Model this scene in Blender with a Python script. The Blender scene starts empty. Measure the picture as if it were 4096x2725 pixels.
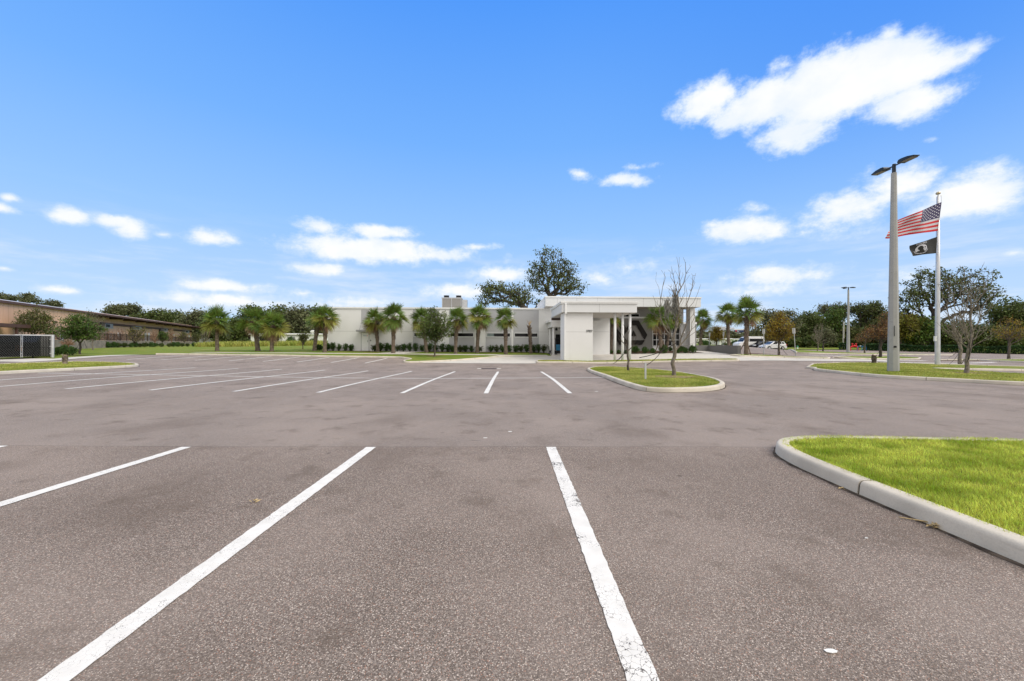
import bpy, bmesh, math, random
import numpy as np
from mathutils import Vector, Matrix
from mathutils.geometry import delaunay_2d_cdt
PI = math.pi
scene = bpy.context.scene
col = scene.collection
# ------------------------------------------------------------------ camera model (pixels of the 4096 x 2725 photograph)
F, U0, V0, H, ROLL = 1593.6, 2040.0, 1376.0, 1.6, 0.0035
def P(u, v, d):
    u0 = u + ROLL * (v - V0); v0 = v - ROLL * (u - U0)
    return ((u0 - U0) / F * d, d, H - (v0 - V0) / F * d)
# ------------------------------------------------------------------ terrain: thin plate spline through surveyed spots (u, v, depth, raise)
ctrl = [(2205,1789,6.1,0),(744,1790,6.1,0),(2280,1574.7,12.92,0),(1620,1574,12.92,0),(950,1567.5,12.92,0),(290,1557,12.92,0),
 (148,1492.5,19,0),(840,1504,19,0),(2000,1513.5,19,0),(2425,1510.7,19,0),(769,1471.6,25.1,0),(1465,1484,25.1,0),(2170,1487.7,25.1,0),
 (501,1438.7,32.2,0),(1049,1446.6,32.2,0),(1457,1453,32.2,0),(1550,1432.4,37.8,0),(1089,1425.9,37.8,0),(744,1421.4,37.8,0),
 (1695,1452,33.6,0),(2050,1453.8,33.8,0),(2242,1452.3,34,0),(2658,1450,34.3,0),(2925,1445.5,34.7,0),(3120,1432,40,0),(3320,1437.7,38,0),
 (2480,1418.5,42.4,0),(2200,1419.5,42.8,0),(2788,1409,46,.01),(2869,1420,40.5,.01),(2371,1444.4,35.3,.13),
 (1500,1404,46,.13),(2150,1409,46.1,.13),(1310,1403.5,45.5,.13),(1300,1414,41.5,.13),(1800,1419.5,41,.13),(1000,1412.5,41.5,.13),(870,1404.6,46,.13),
 (430,1393,65,.13),(782,1387.6,80,.13),(1150,1384.5,72,.13),(210,1432.5,32.5,0),(60,1438,31.5,0),(320,1417,43,.13),
 (2896,1548.5,14.4,0),(3526,1512,19.3,0),(3750,1457,31.9,.13),(4096,1468,32,.1),(3393,1412,74,.13),(3075,1403.3,76,0),(3566,1403.8,82,.05),
 (4060,1416,69,.05),(3356,1398.5,95,.05),(3250,1381,130,.05),(2860,1378,70,.05),(2984,1417.5,41.5,.13),(3521,1427,51,.13)]
pts, zs = [], []
for (u, v, d, r) in ctrl:
    p = P(u, v, d); pts.append(p[:2]); zs.append(p[2] - r)
for x in (-25, -12, -5, 0, 6, 14, 25):
    for y in (-8, 0, 4): pts.append((x, y)); zs.append(.02)
for (x, y, z) in [(40,10,0),(60,20,0),(90,40,0),(-45,5,.1),(-70,20,.3),(-90,45,.9),(-60,140,1.3),(0,140,1.5),(60,150,1.6),(130,150,1.0),(-20,90,1.2),(25,90,1.45),
                  (-250,100,1.4),(250,100,.6),(-250,400,2),(0,400,2),(250,400,2),(-250,-20,.3),(250,-20,0),(-110,110,1.3),(50,54,.2),(60,45,.1),(12,47.5,.72)]:
    pts.append((x, y)); zs.append(z)
pts = np.array(pts, float); zs = np.array(zs, float)
def _phi(r2): return np.where(r2 > 1e-9, .5 * r2 * np.log(np.maximum(r2, 1e-9)), 0.0)
_n = len(pts)
_K = _phi(((pts[:, None] - pts[None]) ** 2).sum(-1)) + np.eye(_n) * 2.0
_Q = np.hstack([np.ones((_n, 1)), pts])
_A = np.vstack([np.hstack([_K, _Q]), np.hstack([_Q.T, np.zeros((3, 3))])])
_w = np.linalg.solve(_A, np.concatenate([zs, np.zeros(3)]))
def Garr(xy):
    xy = np.asarray(xy, float).reshape(-1, 2); out = np.empty(len(xy))
    for i in range(0, len(xy), 20000):
        q = xy[i:i + 20000]
        out[i:i + 20000] = _phi(((q[:, None] - pts[None]) ** 2).sum(-1)) @ _w[:_n] + _w[_n] + q @ _w[_n + 1:]
    return out
def G(x, y): return float(Garr([(x, y)])[0])
RAISE = .13
def L(x, y): return G(x, y) + RAISE
_ys = np.concatenate([np.arange(1, 20, .05), np.arange(20, 140, .1)])
def pg(u, v, off=0.0, dmax=120):
    """the spot of the terrain seen at a pixel of the photograph"""
    u0 = u + ROLL * (v - V0); v0 = v - ROLL * (u - U0)
    a, b = (u0 - U0) / F, (v0 - V0) / F
    z = Garr(np.stack([a * _ys, _ys], 1)) + off - (H - b * _ys)
    k = np.argmax(z > 0) if (z > 0).any() else len(_ys) - 1
    y = min(_ys[k], dmax)
    return (a * y, y)
# ------------------------------------------------------------------ nodes / materials
def N(nt, typ, **kw):
    n = nt.nodes.new(typ)
    for k, v in kw.items():
        if k.startswith('i_'): n.inputs[k[2:].replace('_', ' ')].default_value = v
        else: setattr(n, k, v)
    return n
def C4(c): return (c[0], c[1], c[2], 1.0)
def mixc(nt, fac, a, b, mode='MIX'):
    n = nt.nodes.new('ShaderNodeMix'); n.data_type = 'RGBA'; n.blend_type = mode
    for s, x in ((0, fac), (6, a), (7, b)):
        if hasattr(x, 'is_linked'): nt.links.new(x, n.inputs[s])
        else: n.inputs[s].default_value = x if s == 0 else C4(x)
    return n.outputs[2]
def mth(nt, op, a, b=0.0, c=0.0):
    n = nt.nodes.new('ShaderNodeMath'); n.operation = op
    for i, x in enumerate((a, b, c)):
        if hasattr(x, 'is_linked'): nt.links.new(x, n.inputs[i])
        else: n.inputs[i].default_value = x
    return n.outputs[0]
def mrange(nt, x, a, b, c=0.0, d=1.0):
    n = nt.nodes.new('ShaderNodeMapRange'); n.interpolation_type = 'SMOOTHSTEP'
    nt.links.new(x, n.inputs[0])
    for i, q in enumerate((a, b, c, d)): n.inputs[i + 1].default_value = q
    return n.outputs[0]
def noise(nt, vec, scale, detail=4, rough=.55):
    n = N(nt, 'ShaderNodeTexNoise'); n.inputs['Scale'].default_value = scale; n.inputs['Detail'].default_value = detail; n.inputs['Roughness'].default_value = rough
    if vec is not None: nt.links.new(vec, n.inputs['Vector'])
    return n.outputs['Fac']
def newmat(name):
    m = bpy.data.materials.new(name); m.use_nodes = True; nt = m.node_tree
    b = nt.nodes['Principled BSDF']
    tc = N(nt, 'ShaderNodeTexCoord')
    return m, nt, b, tc.outputs['Object']
def scalev(nt, vec, s):
    n = N(nt, 'ShaderNodeVectorMath', operation='MULTIPLY'); nt.links.new(vec, n.inputs[0]); n.inputs[1].default_value = s
    return n.outputs[0]
def bumpn(nt, b, h, strength, dist):
    n = N(nt, 'ShaderNodeBump'); n.inputs['Strength'].default_value = strength; n.inputs['Distance'].default_value = dist
    nt.links.new(h, n.inputs['Height']); nt.links.new(n.outputs[0], b.inputs['Normal'])
def mat(name, c, rough=.8, metal=0.0, var=.12, scale=2.0, var2=0.0, scale2=20.0, island=0.0, c2=None, bump=0.0, bscale=40, spec=.3, stretch=None):
    """base colour varied by noise at two scales and, for leaves, per piece"""
    m, nt, b, vec = newmat(name)
    if stretch: vec = scalev(nt, vec, stretch)
    dk = tuple(x * (1 - var) for x in c); lt = tuple(min(1, x * (1 + var)) for x in (c2 or c))
    o = mixc(nt, mrange(nt, noise(nt, vec, scale), .3, .7), dk, lt)
    if var2:
        o = mixc(nt, mrange(nt, noise(nt, vec, scale2, 6), .3, .7), o, mixc(nt, 1.0, o, (1 - var2,) * 3, 'MULTIPLY'))
    if island:
        g = N(nt, 'ShaderNodeNewGeometry')
        k = mth(nt, 'MULTIPLY_ADD', g.outputs['Random Per Island'], 2 * island, 1 - island)
        hs = N(nt, 'ShaderNodeHueSaturation'); nt.links.new(k, hs.inputs['Value']); nt.links.new(o, hs.inputs['Color'])
        hh = mth(nt, 'MULTIPLY_ADD', g.outputs['Random Per Island'], .06, .47); nt.links.new(hh, hs.inputs['Hue'])
        o = hs.outputs[0]
    nt.links.new(o, b.inputs['Base Color'])
    b.inputs['Roughness'].default_value = rough; b.inputs['Metallic'].default_value = metal
    b.inputs['Specular IOR Level'].default_value = spec
    if bump: bumpn(nt, b, noise(nt, vec, bscale, 5), bump, .02)
    return m
def leafmat(name, c, c2=None, island=.35, trans=.25, rough=.55, scale=.6):
    m = mat(name, c, rough, 0, .15, scale, island=island, c2=c2, spec=.25)
    nt = m.node_tree; b = nt.nodes['Principled BSDF']; out = nt.nodes['Material Output']
    t = N(nt, 'ShaderNodeBsdfTranslucent'); src = b.inputs['Base Color'].links[0].from_socket
    nt.links.new(src, t.inputs['Color'])
    mx = N(nt, 'ShaderNodeMixShader'); mx.inputs[0].default_value = trans
    nt.links.new(b.outputs[0], mx.inputs[1]); nt.links.new(t.outputs[0], mx.inputs[2]); nt.links.new(mx.outputs[0], out.inputs[0])
    return m
# ------------------------------------------------------------------ objects
def link(o, parent=None):
    col.objects.link(o)
    if parent is not None: o.parent = parent
    return o
def tag(o, label=None, cat=None, group=None, kind=None):
    if label: o['label'] = label
    if cat: o['category'] = cat
    if group: o['group'] = group
    if kind: o['kind'] = kind
    return o
def empty(name, loc, label=None, cat=None, group=None, rz=0.0):
    o = bpy.data.objects.new(name, None); o.empty_display_size = .3; o.location = loc; o.rotation_euler = (0, 0, rz)
    col.objects.link(o); return tag(o, label, cat, group)
def np_mesh(name, V, Fc, mats, mi=None, smooth=False):
    V = np.asarray(V, np.float32); Fc = np.asarray(Fc, np.int32); k = Fc.shape[1]
    me = bpy.data.meshes.new(name); me.vertices.add(len(V)); me.vertices.foreach_set('co', V.ravel())
    me.loops.add(Fc.size); me.loops.foreach_set('vertex_index', Fc.ravel())
    me.polygons.add(len(Fc)); me.polygons.foreach_set('loop_start', np.arange(0, Fc.size, k, dtype=np.int32))
    for m in (mats if isinstance(mats, (list, tuple)) else [mats]): me.materials.append(m)
    if mi is not None: me.polygons.foreach_set('material_index', np.asarray(mi, np.int32))
    if smooth: me.polygons.foreach_set('use_smooth', np.ones(len(Fc), bool))
    me.update(calc_edges=True); me.validate(); return me
class MB:
    """collects shapes; build() links them as ONE mesh object"""
    def __init__(s): s.v = []; s.f = []; s.m = []; s.cm = 0
    def add(s, vs, fs):
        k = len(s.v); s.v += [tuple(v) for v in vs]; s.f += [tuple(i + k for i in f) for f in fs]; s.m += [s.cm] * len(fs); return s
    def box(s, x0, x1, y0, y1, z0, z1):
        return s.add([(x0,y0,z0),(x1,y0,z0),(x1,y1,z0),(x0,y1,z0),(x0,y0,z1),(x1,y0,z1),(x1,y1,z1),(x0,y1,z1)],
                     [(0,3,2,1),(4,5,6,7),(0,1,5,4),(1,2,6,5),(2,3,7,6),(3,0,4,7)])
    def prism(s, poly, y0, y1, sc=None):
        """polygon in x,z drawn out along y"""
        n = len(poly); vs = [(x, y0, z) for x, z in poly] + [(x, y1, z) for x, z in poly]
        return s.add(vs, [tuple(range(n)), tuple(range(2 * n - 1, n - 1, -1))] + [(i, i + n, (i + 1) % n + n, (i + 1) % n) for i in range(n)])
    def slab(s, poly, z0, z1):
        n = len(poly); vs = [(x, y, z0) for x, y in poly] + [(x, y, z1) for x, y in poly]
        return s.add(vs, [tuple(range(n - 1, -1, -1)), tuple(range(n, 2 * n))] + [(i, (i + 1) % n, (i + 1) % n + n, i + n) for i in range(n)])
    def tube(s, pts, rad, n=8, cap=True):
        pts = [Vector(p) for p in pts]; rad = rad if isinstance(rad, (list, tuple)) else [rad] * len(pts)
        vs = []; fs = []
        for i, p in enumerate(pts):
            t = (pts[min(i + 1, len(pts) - 1)] - pts[max(i - 1, 0)])
            t = t.normalized() if t.length > 1e-9 else Vector((0, 0, 1))
            a = t.cross(Vector((0, 0, 1)) if abs(t.z) < .95 else Vector((1, 0, 0))).normalized(); b = t.cross(a)
            for j in range(n):
                q = 2 * PI * j / n; vs.append(p + (a * math.cos(q) + b * math.sin(q)) * rad[i])
        for i in range(len(pts) - 1):
            for j in range(n): fs.append((i*n+j, i*n+(j+1) % n, (i+1)*n+(j+1) % n, (i+1)*n+j))
        if cap: fs += [tuple(range(n - 1, -1, -1)), tuple(range((len(pts)-1)*n, len(pts)*n))]
        return s.add(vs, fs)
    def ell(s, c, r, nu=12, nv=8):
        vs = [(c[0] + r[0]*math.sin(PI*i/nv)*math.cos(2*PI*j/nu), c[1] + r[1]*math.sin(PI*i/nv)*math.sin(2*PI*j/nu), c[2] + r[2]*math.cos(PI*i/nv)) for i in range(nv+1) for j in range(nu)]
        return s.add(vs, [(i*nu+j, (i+1)*nu+j, (i+1)*nu+(j+1) % nu, i*nu+(j+1) % nu) for i in range(nv) for j in range(nu)])
    def build(s, name, mats, parent=None, smooth=False, bevel=0.0):
        me = bpy.data.meshes.new(name); me.from_pydata(s.v, [], s.f)
        for m in (mats if isinstance(mats, (list, tuple)) else [mats]): me.materials.append(m)
        me.polygons.foreach_set('material_index', s.m)
        if smooth: me.polygons.foreach_set('use_smooth', [True] * len(s.f))
        if bevel:
            bm = bmesh.new(); bm.from_mesh(me); bmesh.ops.recalc_face_normals(bm, faces=bm.faces)
            es = [e for e in bm.edges if len(e.link_faces) == 2 and e.calc_face_angle(0) > .5]
            bmesh.ops.bevel(bm, geom=es, offset=bevel, segments=2, affect='EDGES', profile=.6); bm.to_mesh(me); bm.free()
        me.update(); o = bpy.data.objects.new(name, me); return link(o, parent)
def obj(name, me, parent=None): return link(bpy.data.objects.new(name, me), parent)
def drape(name, poly, off, cell, m, kind='structure', holes=()):
    """a sheet lying on the terrain inside a polygon"""
    poly = [Vector(p) for p in poly]; xs = [p.x for p in poly]; ys = [p.y for p in poly]
    # densify the outline, fill with a grid
    out = []
    for i, p in enumerate(poly):
        q = poly[(i + 1) % len(poly)]; n = max(1, int((q - p).length / cell))
        out += [p.lerp(q, k / n) for k in range(n)]
    def inside(P_):
        r = np.zeros(len(P_), bool); j = len(poly) - 1
        for i in range(len(poly)):
            a, b = poly[i], poly[j]
            if a.y != b.y:
                c = ((a.y > P_[:, 1]) != (b.y > P_[:, 1])) & (P_[:, 0] < (b.x - a.x) * (P_[:, 1] - a.y) / (b.y - a.y) + a.x); r ^= c
            j = i
        return r
    gx, gy = np.meshgrid(np.arange(min(xs), max(xs), cell), np.arange(min(ys), max(ys), cell)); g = np.stack([gx.ravel(), gy.ravel()], 1)
    g = g[inside(g)]
    n = len(out); allp = out + [Vector(p) for p in g]
    v, e, f, *_ = delaunay_2d_cdt(allp, [], [list(range(n))], 1, 1e-4)
    xy = np.array([tuple(p) for p in v]); z = Garr(xy) + (off(xy) if callable(off) else off)
    me = np_mesh(name, np.column_stack([xy, z]), [t for t in f if len(t) == 3], m, smooth=True)
    o = obj(name, me); tag(o, kind=kind); return o
def smooth_path(p, n=6, closed=False):
    """Catmull-Rom through 2D points"""
    p = [Vector(q) for q in p]; out = []; m = len(p)
    for i in range(m if closed else m - 1):
        a, b, c, d = (p[(i + k - 1) % m] if closed else p[min(max(i + k - 1, 0), m - 1)] for k in range(4))
        for k in range(n):
            t = k / n; out.append(.5 * (2*b + (c - a)*t + (2*a - 5*b + 4*c - d)*t*t + (3*b - 3*c + d - a)*t**3))
    if not closed: out.append(p[-1])
    return out
KERB = [(0, -.06), (.016, .10), (.022, .122), (.036, .139), (.056, .147), (.165, .152), (.175, .148), (.178, .06)]
def kerb(name, path, m, closed=False, joint=3.0, side=1, jat=None):
    """kerb swept along a path (inside on the left when side=1), cut by narrow joints"""
    path = [Vector(q) for q in path]
    pts_ = [path[0]]
    for q in (path[1:] + ([path[0]] if closed else [])):
        n = max(1, int((q - pts_[-1]).length / .35)); a = pts_[-1]
        pts_ += [a.lerp(q, (k + 1) / n) for k in range(n)]
    if closed: pts_ = pts_[:-1]
    m_ = len(pts_); mb = MB(); rows = []; acc = 0.0
    xy = np.array([tuple(q) for q in pts_]); zz = Garr(xy)
    for i in range(m_ + (1 if closed else 0)):
        i0 = i % m_
        a = pts_[(i0 - 1) % m_] if (closed or i0 > 0) else pts_[0]; b = pts_[(i0 + 1) % m_] if (closed or i0 < m_ - 1) else pts_[-1]
        t = (b - a).normalized(); nrm = Vector((-t.y, t.x)) * side
        rows.append((pts_[i0], nrm, zz[i0], t))
    seg = []; rj = random.Random(len(rows))
    if jat is not None:
        dd = 0.0; best = (1e9, 0.0)
        for i in range(1, len(rows)):
            dd += (rows[i][0] - rows[i-1][0]).length; best = min(best, ((rows[i][0] - Vector(jat)).length, dd))
        acc = joint - best[1] % joint
    prev_ = None
    for (p, nr, z, t) in rows:
        w_ = rj.uniform(.012, .06); cur = ((p.x - nr.x*w_, p.y - nr.y*w_, z + .005), (p.x + nr.x*.01, p.y + nr.y*.01, z + .006))
        if prev_: mb.cm = 2; mb.add([prev_[0], cur[0], cur[1], prev_[1]], [(0, 1, 2, 3)]); mb.cm = 0
        prev_ = cur
    def flush():
        if len(seg) < 2: return
        k = len(KERB); vs = [v for r in seg for v in r]; fs = []
        for i in range(len(seg) - 1):
            for j in range(k - 1): fs.append((i*k+j, (i+1)*k+j, (i+1)*k+j+1, i*k+j+1))
        mb.add(vs, fs); mb.add(seg[0], [tuple(range(k))]); mb.add(seg[-1], [tuple(range(k - 1, -1, -1))])
    for i, (p, nr, z, t) in enumerate(rows):
        if i: acc += (p - rows[i-1][0]).length
        if acc > joint and i < len(rows) - 1:
            e = p - t * .024; seg.append([(e.x + nr.x*s, e.y + nr.y*s, z + h) for s, h in KERB]); flush(); mb.cm = 1; mb.add([(q.x + nr.x*(s + .01), q.y + nr.y*(s + .01), z + h - .008) for q in (p - t*.034, p + t*.01) for s, h in KERB], [(j, j + len(KERB), j + len(KERB) + 1, j + 1) for j in range(len(KERB) - 1)]); mb.cm = 0; seg = []; acc -= joint
        seg.append([(p.x + nr.x*s, p.y + nr.y*s, z + h) for s, h in KERB])
    flush()
    o = mb.build(name, [m, KJOINT, GUTTER], smooth=True); bm = bmesh.new(); bm.from_mesh(o.data); bmesh.ops.recalc_face_normals(bm, faces=bm.faces); bm.to_mesh(o.data); bm.free(); tag(o, kind='structure'); return o
ORD = ['first','second','third','fourth','fifth','sixth','seventh','eighth','ninth','tenth','eleventh','twelfth','thirteenth','fourteenth','fifteenth','sixteenth','seventeenth','eighteenth','nineteenth','twentieth','twenty-first','twenty-second','twenty-third','twenty-fourth']
# ================================================================== materials
def asphalt_mat():
    m, nt, b, vec = newmat('asphalt')
    sep = N(nt, 'ShaderNodeSeparateXYZ'); nt.links.new(vec, sep.inputs[0])
    vo = N(nt, 'ShaderNodeTexVoronoi'); vo.inputs['Scale'].default_value = 165; nt.links.new(vec, vo.inputs['Vector'])
    g = N(nt, 'ShaderNodeSeparateColor'); nt.links.new(vo.outputs['Color'], g.inputs[0])
    r = g.outputs[0]
    stone = mixc(nt, mrange(nt, r, .1, .8), (.085, .073, .065), (.215, .19, .175))
    stone = mixc(nt, mrange(nt, r, .84, .95), stone, (.54, .505, .47))
    stone = mixc(nt, mrange(nt, g.outputs[1], .9, .98), stone, (.30, .17, .125))
    edge = mrange(nt, vo.outputs['Distance'], .35, .75)
    stone = mixc(nt, edge, stone, (.085, .074, .067))
    # coarser grain, seen further off
    gr = noise(nt, vec, 85, 2, .6)
    stone = mixc(nt, mrange(nt, gr, .48, .70, 0, .5), stone, (.31, .283, .265)); stone = mixc(nt, mrange(nt, gr, .30, .50, .6, 0), stone, (.055, .046, .040))
    # worn lane: paler and pinker than the bays nearest the camera
    wob = mth(nt, 'MULTIPLY_ADD', noise(nt, vec, .5), .12, 6.08)
    lane = mth(nt, 'GREATER_THAN', sep.outputs[1], wob)
    stone = mixc(nt, mth(nt, 'MULTIPLY', lane, .40), stone, (.212, .198, .194))
    seam = mth(nt, 'LESS_THAN', mth(nt, 'ABSOLUTE', mth(nt, 'SUBTRACT', sep.outputs[1], wob)), .012)
    stone = mixc(nt, mth(nt, 'MULTIPLY', seam, .5), stone, (.05, .045, .042))
    # blotches, damp looking patches, scuffs
    n1 = noise(nt, vec, .35, 5); n2 = noise(nt, vec, 1.7, 5, .6)
    stone = mixc(nt, mrange(nt, n1, .38, .66, 0, .34), stone, (.275, .245, .228))
    n3 = noise(nt, scalev(nt, vec, (.8, .55, 1)), .8, 4, .55); stone = mixc(nt, mrange(nt, n3, .50, .70, 0, .40), stone, (.095, .078, .066))
    stone = mixc(nt, mrange(nt, n2, .53, .72, 0, .5), stone, (.085, .070, .058))
    st = scalev(nt, vec, (.5, 3.2, 1))
    sc = noise(nt, st, .9, 6, .7)
    stone = mixc(nt, mrange(nt, sc, .64, .76, 0, .45), stone, (.075, .066, .062))
    st2 = scalev(nt, vec, (1.6, 6.0, 1)); vs_ = noise(nt, st2, .8, 3, .6)
    stone = mixc(nt, mrange(nt, vs_, .70, .76, 0, .55), stone, (.06, .054, .05))
    # faint turning tyre marks in the drive
    for (c_, r_) in (((25., 33., 0.), 14.6), ((25., 33., 0.), 16.2), ((31., 36., 0.), 22.0)):
        dv = N(nt, 'ShaderNodeVectorMath', operation='DISTANCE'); nt.links.new(scalev(nt, vec, (1, 1, 0)), dv.inputs[0]); dv.inputs[1].default_value = c_
        rg_ = mrange(nt, mth(nt, 'ABSOLUTE', mth(nt, 'SUBTRACT', mth(nt, 'MULTIPLY_ADD', noise(nt, vec, .3), .8, dv.outputs['Value']), r_ + .4)), .05, .22, .28, 0)
        stone = mixc(nt, mth(nt, 'MULTIPLY', rg_, mrange(nt, noise(nt, vec, .5), .40, .62)), stone, (.07, .06, .056))
    # spots of gum and oil
    v2 = N(nt, 'ShaderNodeTexVoronoi'); v2.inputs['Scale'].default_value = 1.3; nt.links.new(vec, v2.inputs['Vector'])
    spot = mrange(nt, mth(nt, 'MULTIPLY_ADD', noise(nt, vec, 14), .05, v2.outputs['Distance']), .035, .085, .6, 0)
    stone = mixc(nt, spot, stone, (.04, .034, .03))
    stone = mixc(nt, 1.0, stone, (1.50, 1.385, 1.295), 'MULTIPLY')
    nt.links.new(stone, b.inputs['Base Color'])
    b.inputs['Roughness'].default_value = .85; b.inputs['Specular IOR Level'].default_value = .25
    h = mth(nt, 'MULTIPLY_ADD', noise(nt, vec, 60, 3), .5, vo.outputs['Distance'])
    bumpn(nt, b, h, .55, .006)
    return m
def paint_mat(name, wear):
    m, nt, b, vec = newmat(name)
    vo = N(nt, 'ShaderNodeTexVoronoi', feature='DISTANCE_TO_EDGE'); vo.inputs['Scale'].default_value = 25
    wv = N(nt, 'ShaderNodeTexNoise'); wv.inputs['Scale'].default_value = 30; nt.links.new(vec, wv.inputs['Vector'])
    mx = N(nt, 'ShaderNodeVectorMath', operation='MULTIPLY_ADD'); nt.links.new(wv.outputs['Color'], mx.inputs[0]); mx.inputs[1].default_value = (.05, .05, .05); nt.links.new(vec, mx.inputs[2])
    nt.links.new(mx.outputs[0], vo.inputs['Vector'])
    patch = noise(nt, vec, 2.2, 4, .6)
    w = mth(nt, 'MULTIPLY', mrange(nt, patch, .42, .66), wear)
    crack = mth(nt, 'LESS_THAN', vo.outputs['Distance'], mth(nt, 'MULTIPLY', w, .05))
    flake = mth(nt, 'GREATER_THAN', mth(nt, 'MULTIPLY_ADD', w, .42, noise(nt, vec, 38, 5, .7)), .85)
    a = mth(nt, 'MAXIMUM', crack, flake)
    white = mixc(nt, mrange(nt, noise(nt, vec, 9, 5), .3, .75, 0, .5), (.80, .78, .745), (.62, .60, .56))
    nt.links.new(mixc(nt, a, white, (.115, .1, .09)), b.inputs['Base Color']); b.inputs['Roughness'].default_value = .7
    bumpn(nt, b, noise(nt, vec, 70, 3), .3, .004)
    return m
def grass_mat(name, c1, c2, c3):
    m, nt, b, vec = newmat(name)
    o = mixc(nt, mrange(nt, noise(nt, vec, 14, 6, .7), .3, .7), c1, c2)
    o = mixc(nt, mrange(nt, noise(nt, vec, .55, 5, .6), .45, .68, 0, .75), o, c3)
    fine = noise(nt, vec, 60, 4, .8)
    o = mixc(nt, mrange(nt, fine, .35, .65, 0, .5), o, mixc(nt, 1.0, o, (.45, .5, .4), 'MULTIPLY'))
    nt.links.new(o, b.inputs['Base Color']); b.inputs['Roughness'].default_value = .9; b.inputs['Specular IOR Level'].default_value = .1
    bumpn(nt, b, fine, .8, .05); return m
def concrete_mat(name, c, stain=.25):
    m, nt, b, vec = newmat(name)
    o = mixc(nt, mrange(nt, noise(nt, vec, 1.1, 6, .6), .35, .7), c, tuple(x * (1 - stain) for x in c))
    o = mixc(nt, mrange(nt, noise(nt, scalev(nt, vec, (1, 1, 4)), 3.2, 6, .65), .56, .76, 0, .55), o, tuple(x * .52 for x in c))
    o = mixc(nt, mrange(nt, noise(nt, vec, 75, 4, .7), .4, .72, 0, .3), o, tuple(x * .6 for x in c))
    nt.links.new(o, b.inputs['Base Color']); b.inputs['Roughness'].default_value = .9; b.inputs['Specular IOR Level'].default_value = .2
    bumpn(nt, b, noise(nt, vec, 90, 4), .35, .006); return m
def stucco_mat(name, c):
    m, nt, b, vec = newmat(name)
    o = mixc(nt, mrange(nt, noise(nt, vec, .5, 5), .3, .75, 0, .35), c, tuple(x * .88 for x in c))
    o = mixc(nt, mrange(nt, noise(nt, scalev(nt, vec, (1.2, 1.2, .12)), 2.2, 5, .6), .58, .8, 0, .22), o, tuple(x * q for x, q in zip(c, (.72, .70, .66))))
    o = mixc(nt, mrange(nt, noise(nt, vec, 30, 3), .35, .7, 0, .12), o, tuple(x * .7 for x in c))
    nt.links.new(o, b.inputs['Base Color']); b.inputs['Roughness'].default_value = .92; b.inputs['Specular IOR Level'].default_value = .15
    bumpn(nt, b, noise(nt, vec, 45, 4), .25, .008); return m
KJOINT = mat('kerb_joint', (.07, .06, .05), .95); GUTTER = mat('gutter_dirt', (.085, .065, .048), .95, var=.6, scale=9)
ASPHALT = asphalt_mat()
PAINT = paint_mat('line_paint', .38); PAINT_WORN = paint_mat('line_paint_worn', 1.0)
GRASS = grass_mat('lawn', (.15, .225, .03), (.24, .31, .052), (.34, .30, .10))
GRASS_DRY = grass_mat('lawn_dry', (.19, .25, .042), (.29, .33, .075), (.40, .33, .13))
KERBM = concrete_mat('kerb_concrete', (.655, .60, .515), .22)
WALK = concrete_mat('walk_concrete', (.63, .60, .555), .12)
MULCH = mat('mulch', (.15, .085, .055), .95, var=.5, scale=18, var2=.5, scale2=60, bump=.9, bscale=60)
DIRT = mat('bare_soil', (.33, .24, .14), .95, var=.3, scale=6, var2=.4, scale2=50, bump=.6)
WHITE = stucco_mat('white_stucco', (.79, .795, .80)); LGREY = stucco_mat('pale_grey_stucco', (.47, .475, .50))
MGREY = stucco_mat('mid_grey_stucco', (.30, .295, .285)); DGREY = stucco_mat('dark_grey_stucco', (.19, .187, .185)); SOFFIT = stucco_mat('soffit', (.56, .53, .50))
TRIM = mat('white_trim', (.81, .82, .83), .5, var=.04); JOINT = mat('joint', (.36, .36, .36), .9)
FASCIA = stucco_mat('fascia_panel', (.74, .755, .77))
GALV = mat('galvanised_metal', (.50, .51, .52), .45, .7, .1, 6); STEEL = mat('grey_steel', (.33, .335, .34), .5, .4, .1)
BLACKM = mat('black_metal', (.012, .013, .015), .45, 0, .2); BLACK = mat('black_panel', (.016, .0135, .0125), .6, 0, .1)
LAMPHEAD = mat('lamp_head', (.022, .032, .05), .4, 0, .1); LENS = mat('lamp_lens', (.22, .2, .18), .4)
GLASS = mat('dark_glass', (.010, .010, .011), .12, 0, .1, spec=.22); GLASSB = mat('blind_glass', (.13, .17, .17), .15, spec=.6)
TRUNKP = mat('palm_trunk', (.185, .142, .112), .95, 0, .35, 3, .4, 22, island=.3, bump=.9, bscale=26, stretch=(1, 1, 3))
FRONDY = leafmat('older_frond', (.19, .20, .035), (.29, .27, .06), .4, .25, .5)
BOOT = mat('palm_boots', (.25, .20, .16), .95, 0, .3, 4, .3, 20, island=.4)
DEADF = leafmat('dead_frond', (.30, .19, .105), (.42, .30, .2), .4, .15)
FROND = leafmat('palm_frond', (.09, .15, .03), (.185, .255, .05), .5, .25, .45)
BARK = mat('bark', (.155, .128, .105), .95, 0, .35, 5, .5, 30, bump=.8, bscale=30)
BARKG = mat('pale_bark', (.27, .235, .19), .95, 0, .3, 7, .55, 28, bump=.6, bscale=30)
TWIG = mat('reddish_twig', (.27, .165, .11), .95, 0, .3, 7)
BARKD = mat('dark_bark', (.07, .058, .05), .95, 0, .3, 5)
OAKL = leafmat('oak_leaf', (.075, .095, .03), (.135, .155, .052)); OAKD = leafmat('oak_leaf_dark', (.068, .09, .027), (.125, .155, .046))
OAKG = leafmat('oak_leaf_grey', (.10, .112, .052), (.17, .178, .088)); GREENL = leafmat('green_leaf', (.06, .105, .02), (.115, .17, .034))
YOUNGG = leafmat('young_oak_leaf', (.065, .095, .024), (.13, .17, .04)); YELL = leafmat('yellow_leaf', (.11, .11, .02), (.20, .175, .03), .4)
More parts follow.
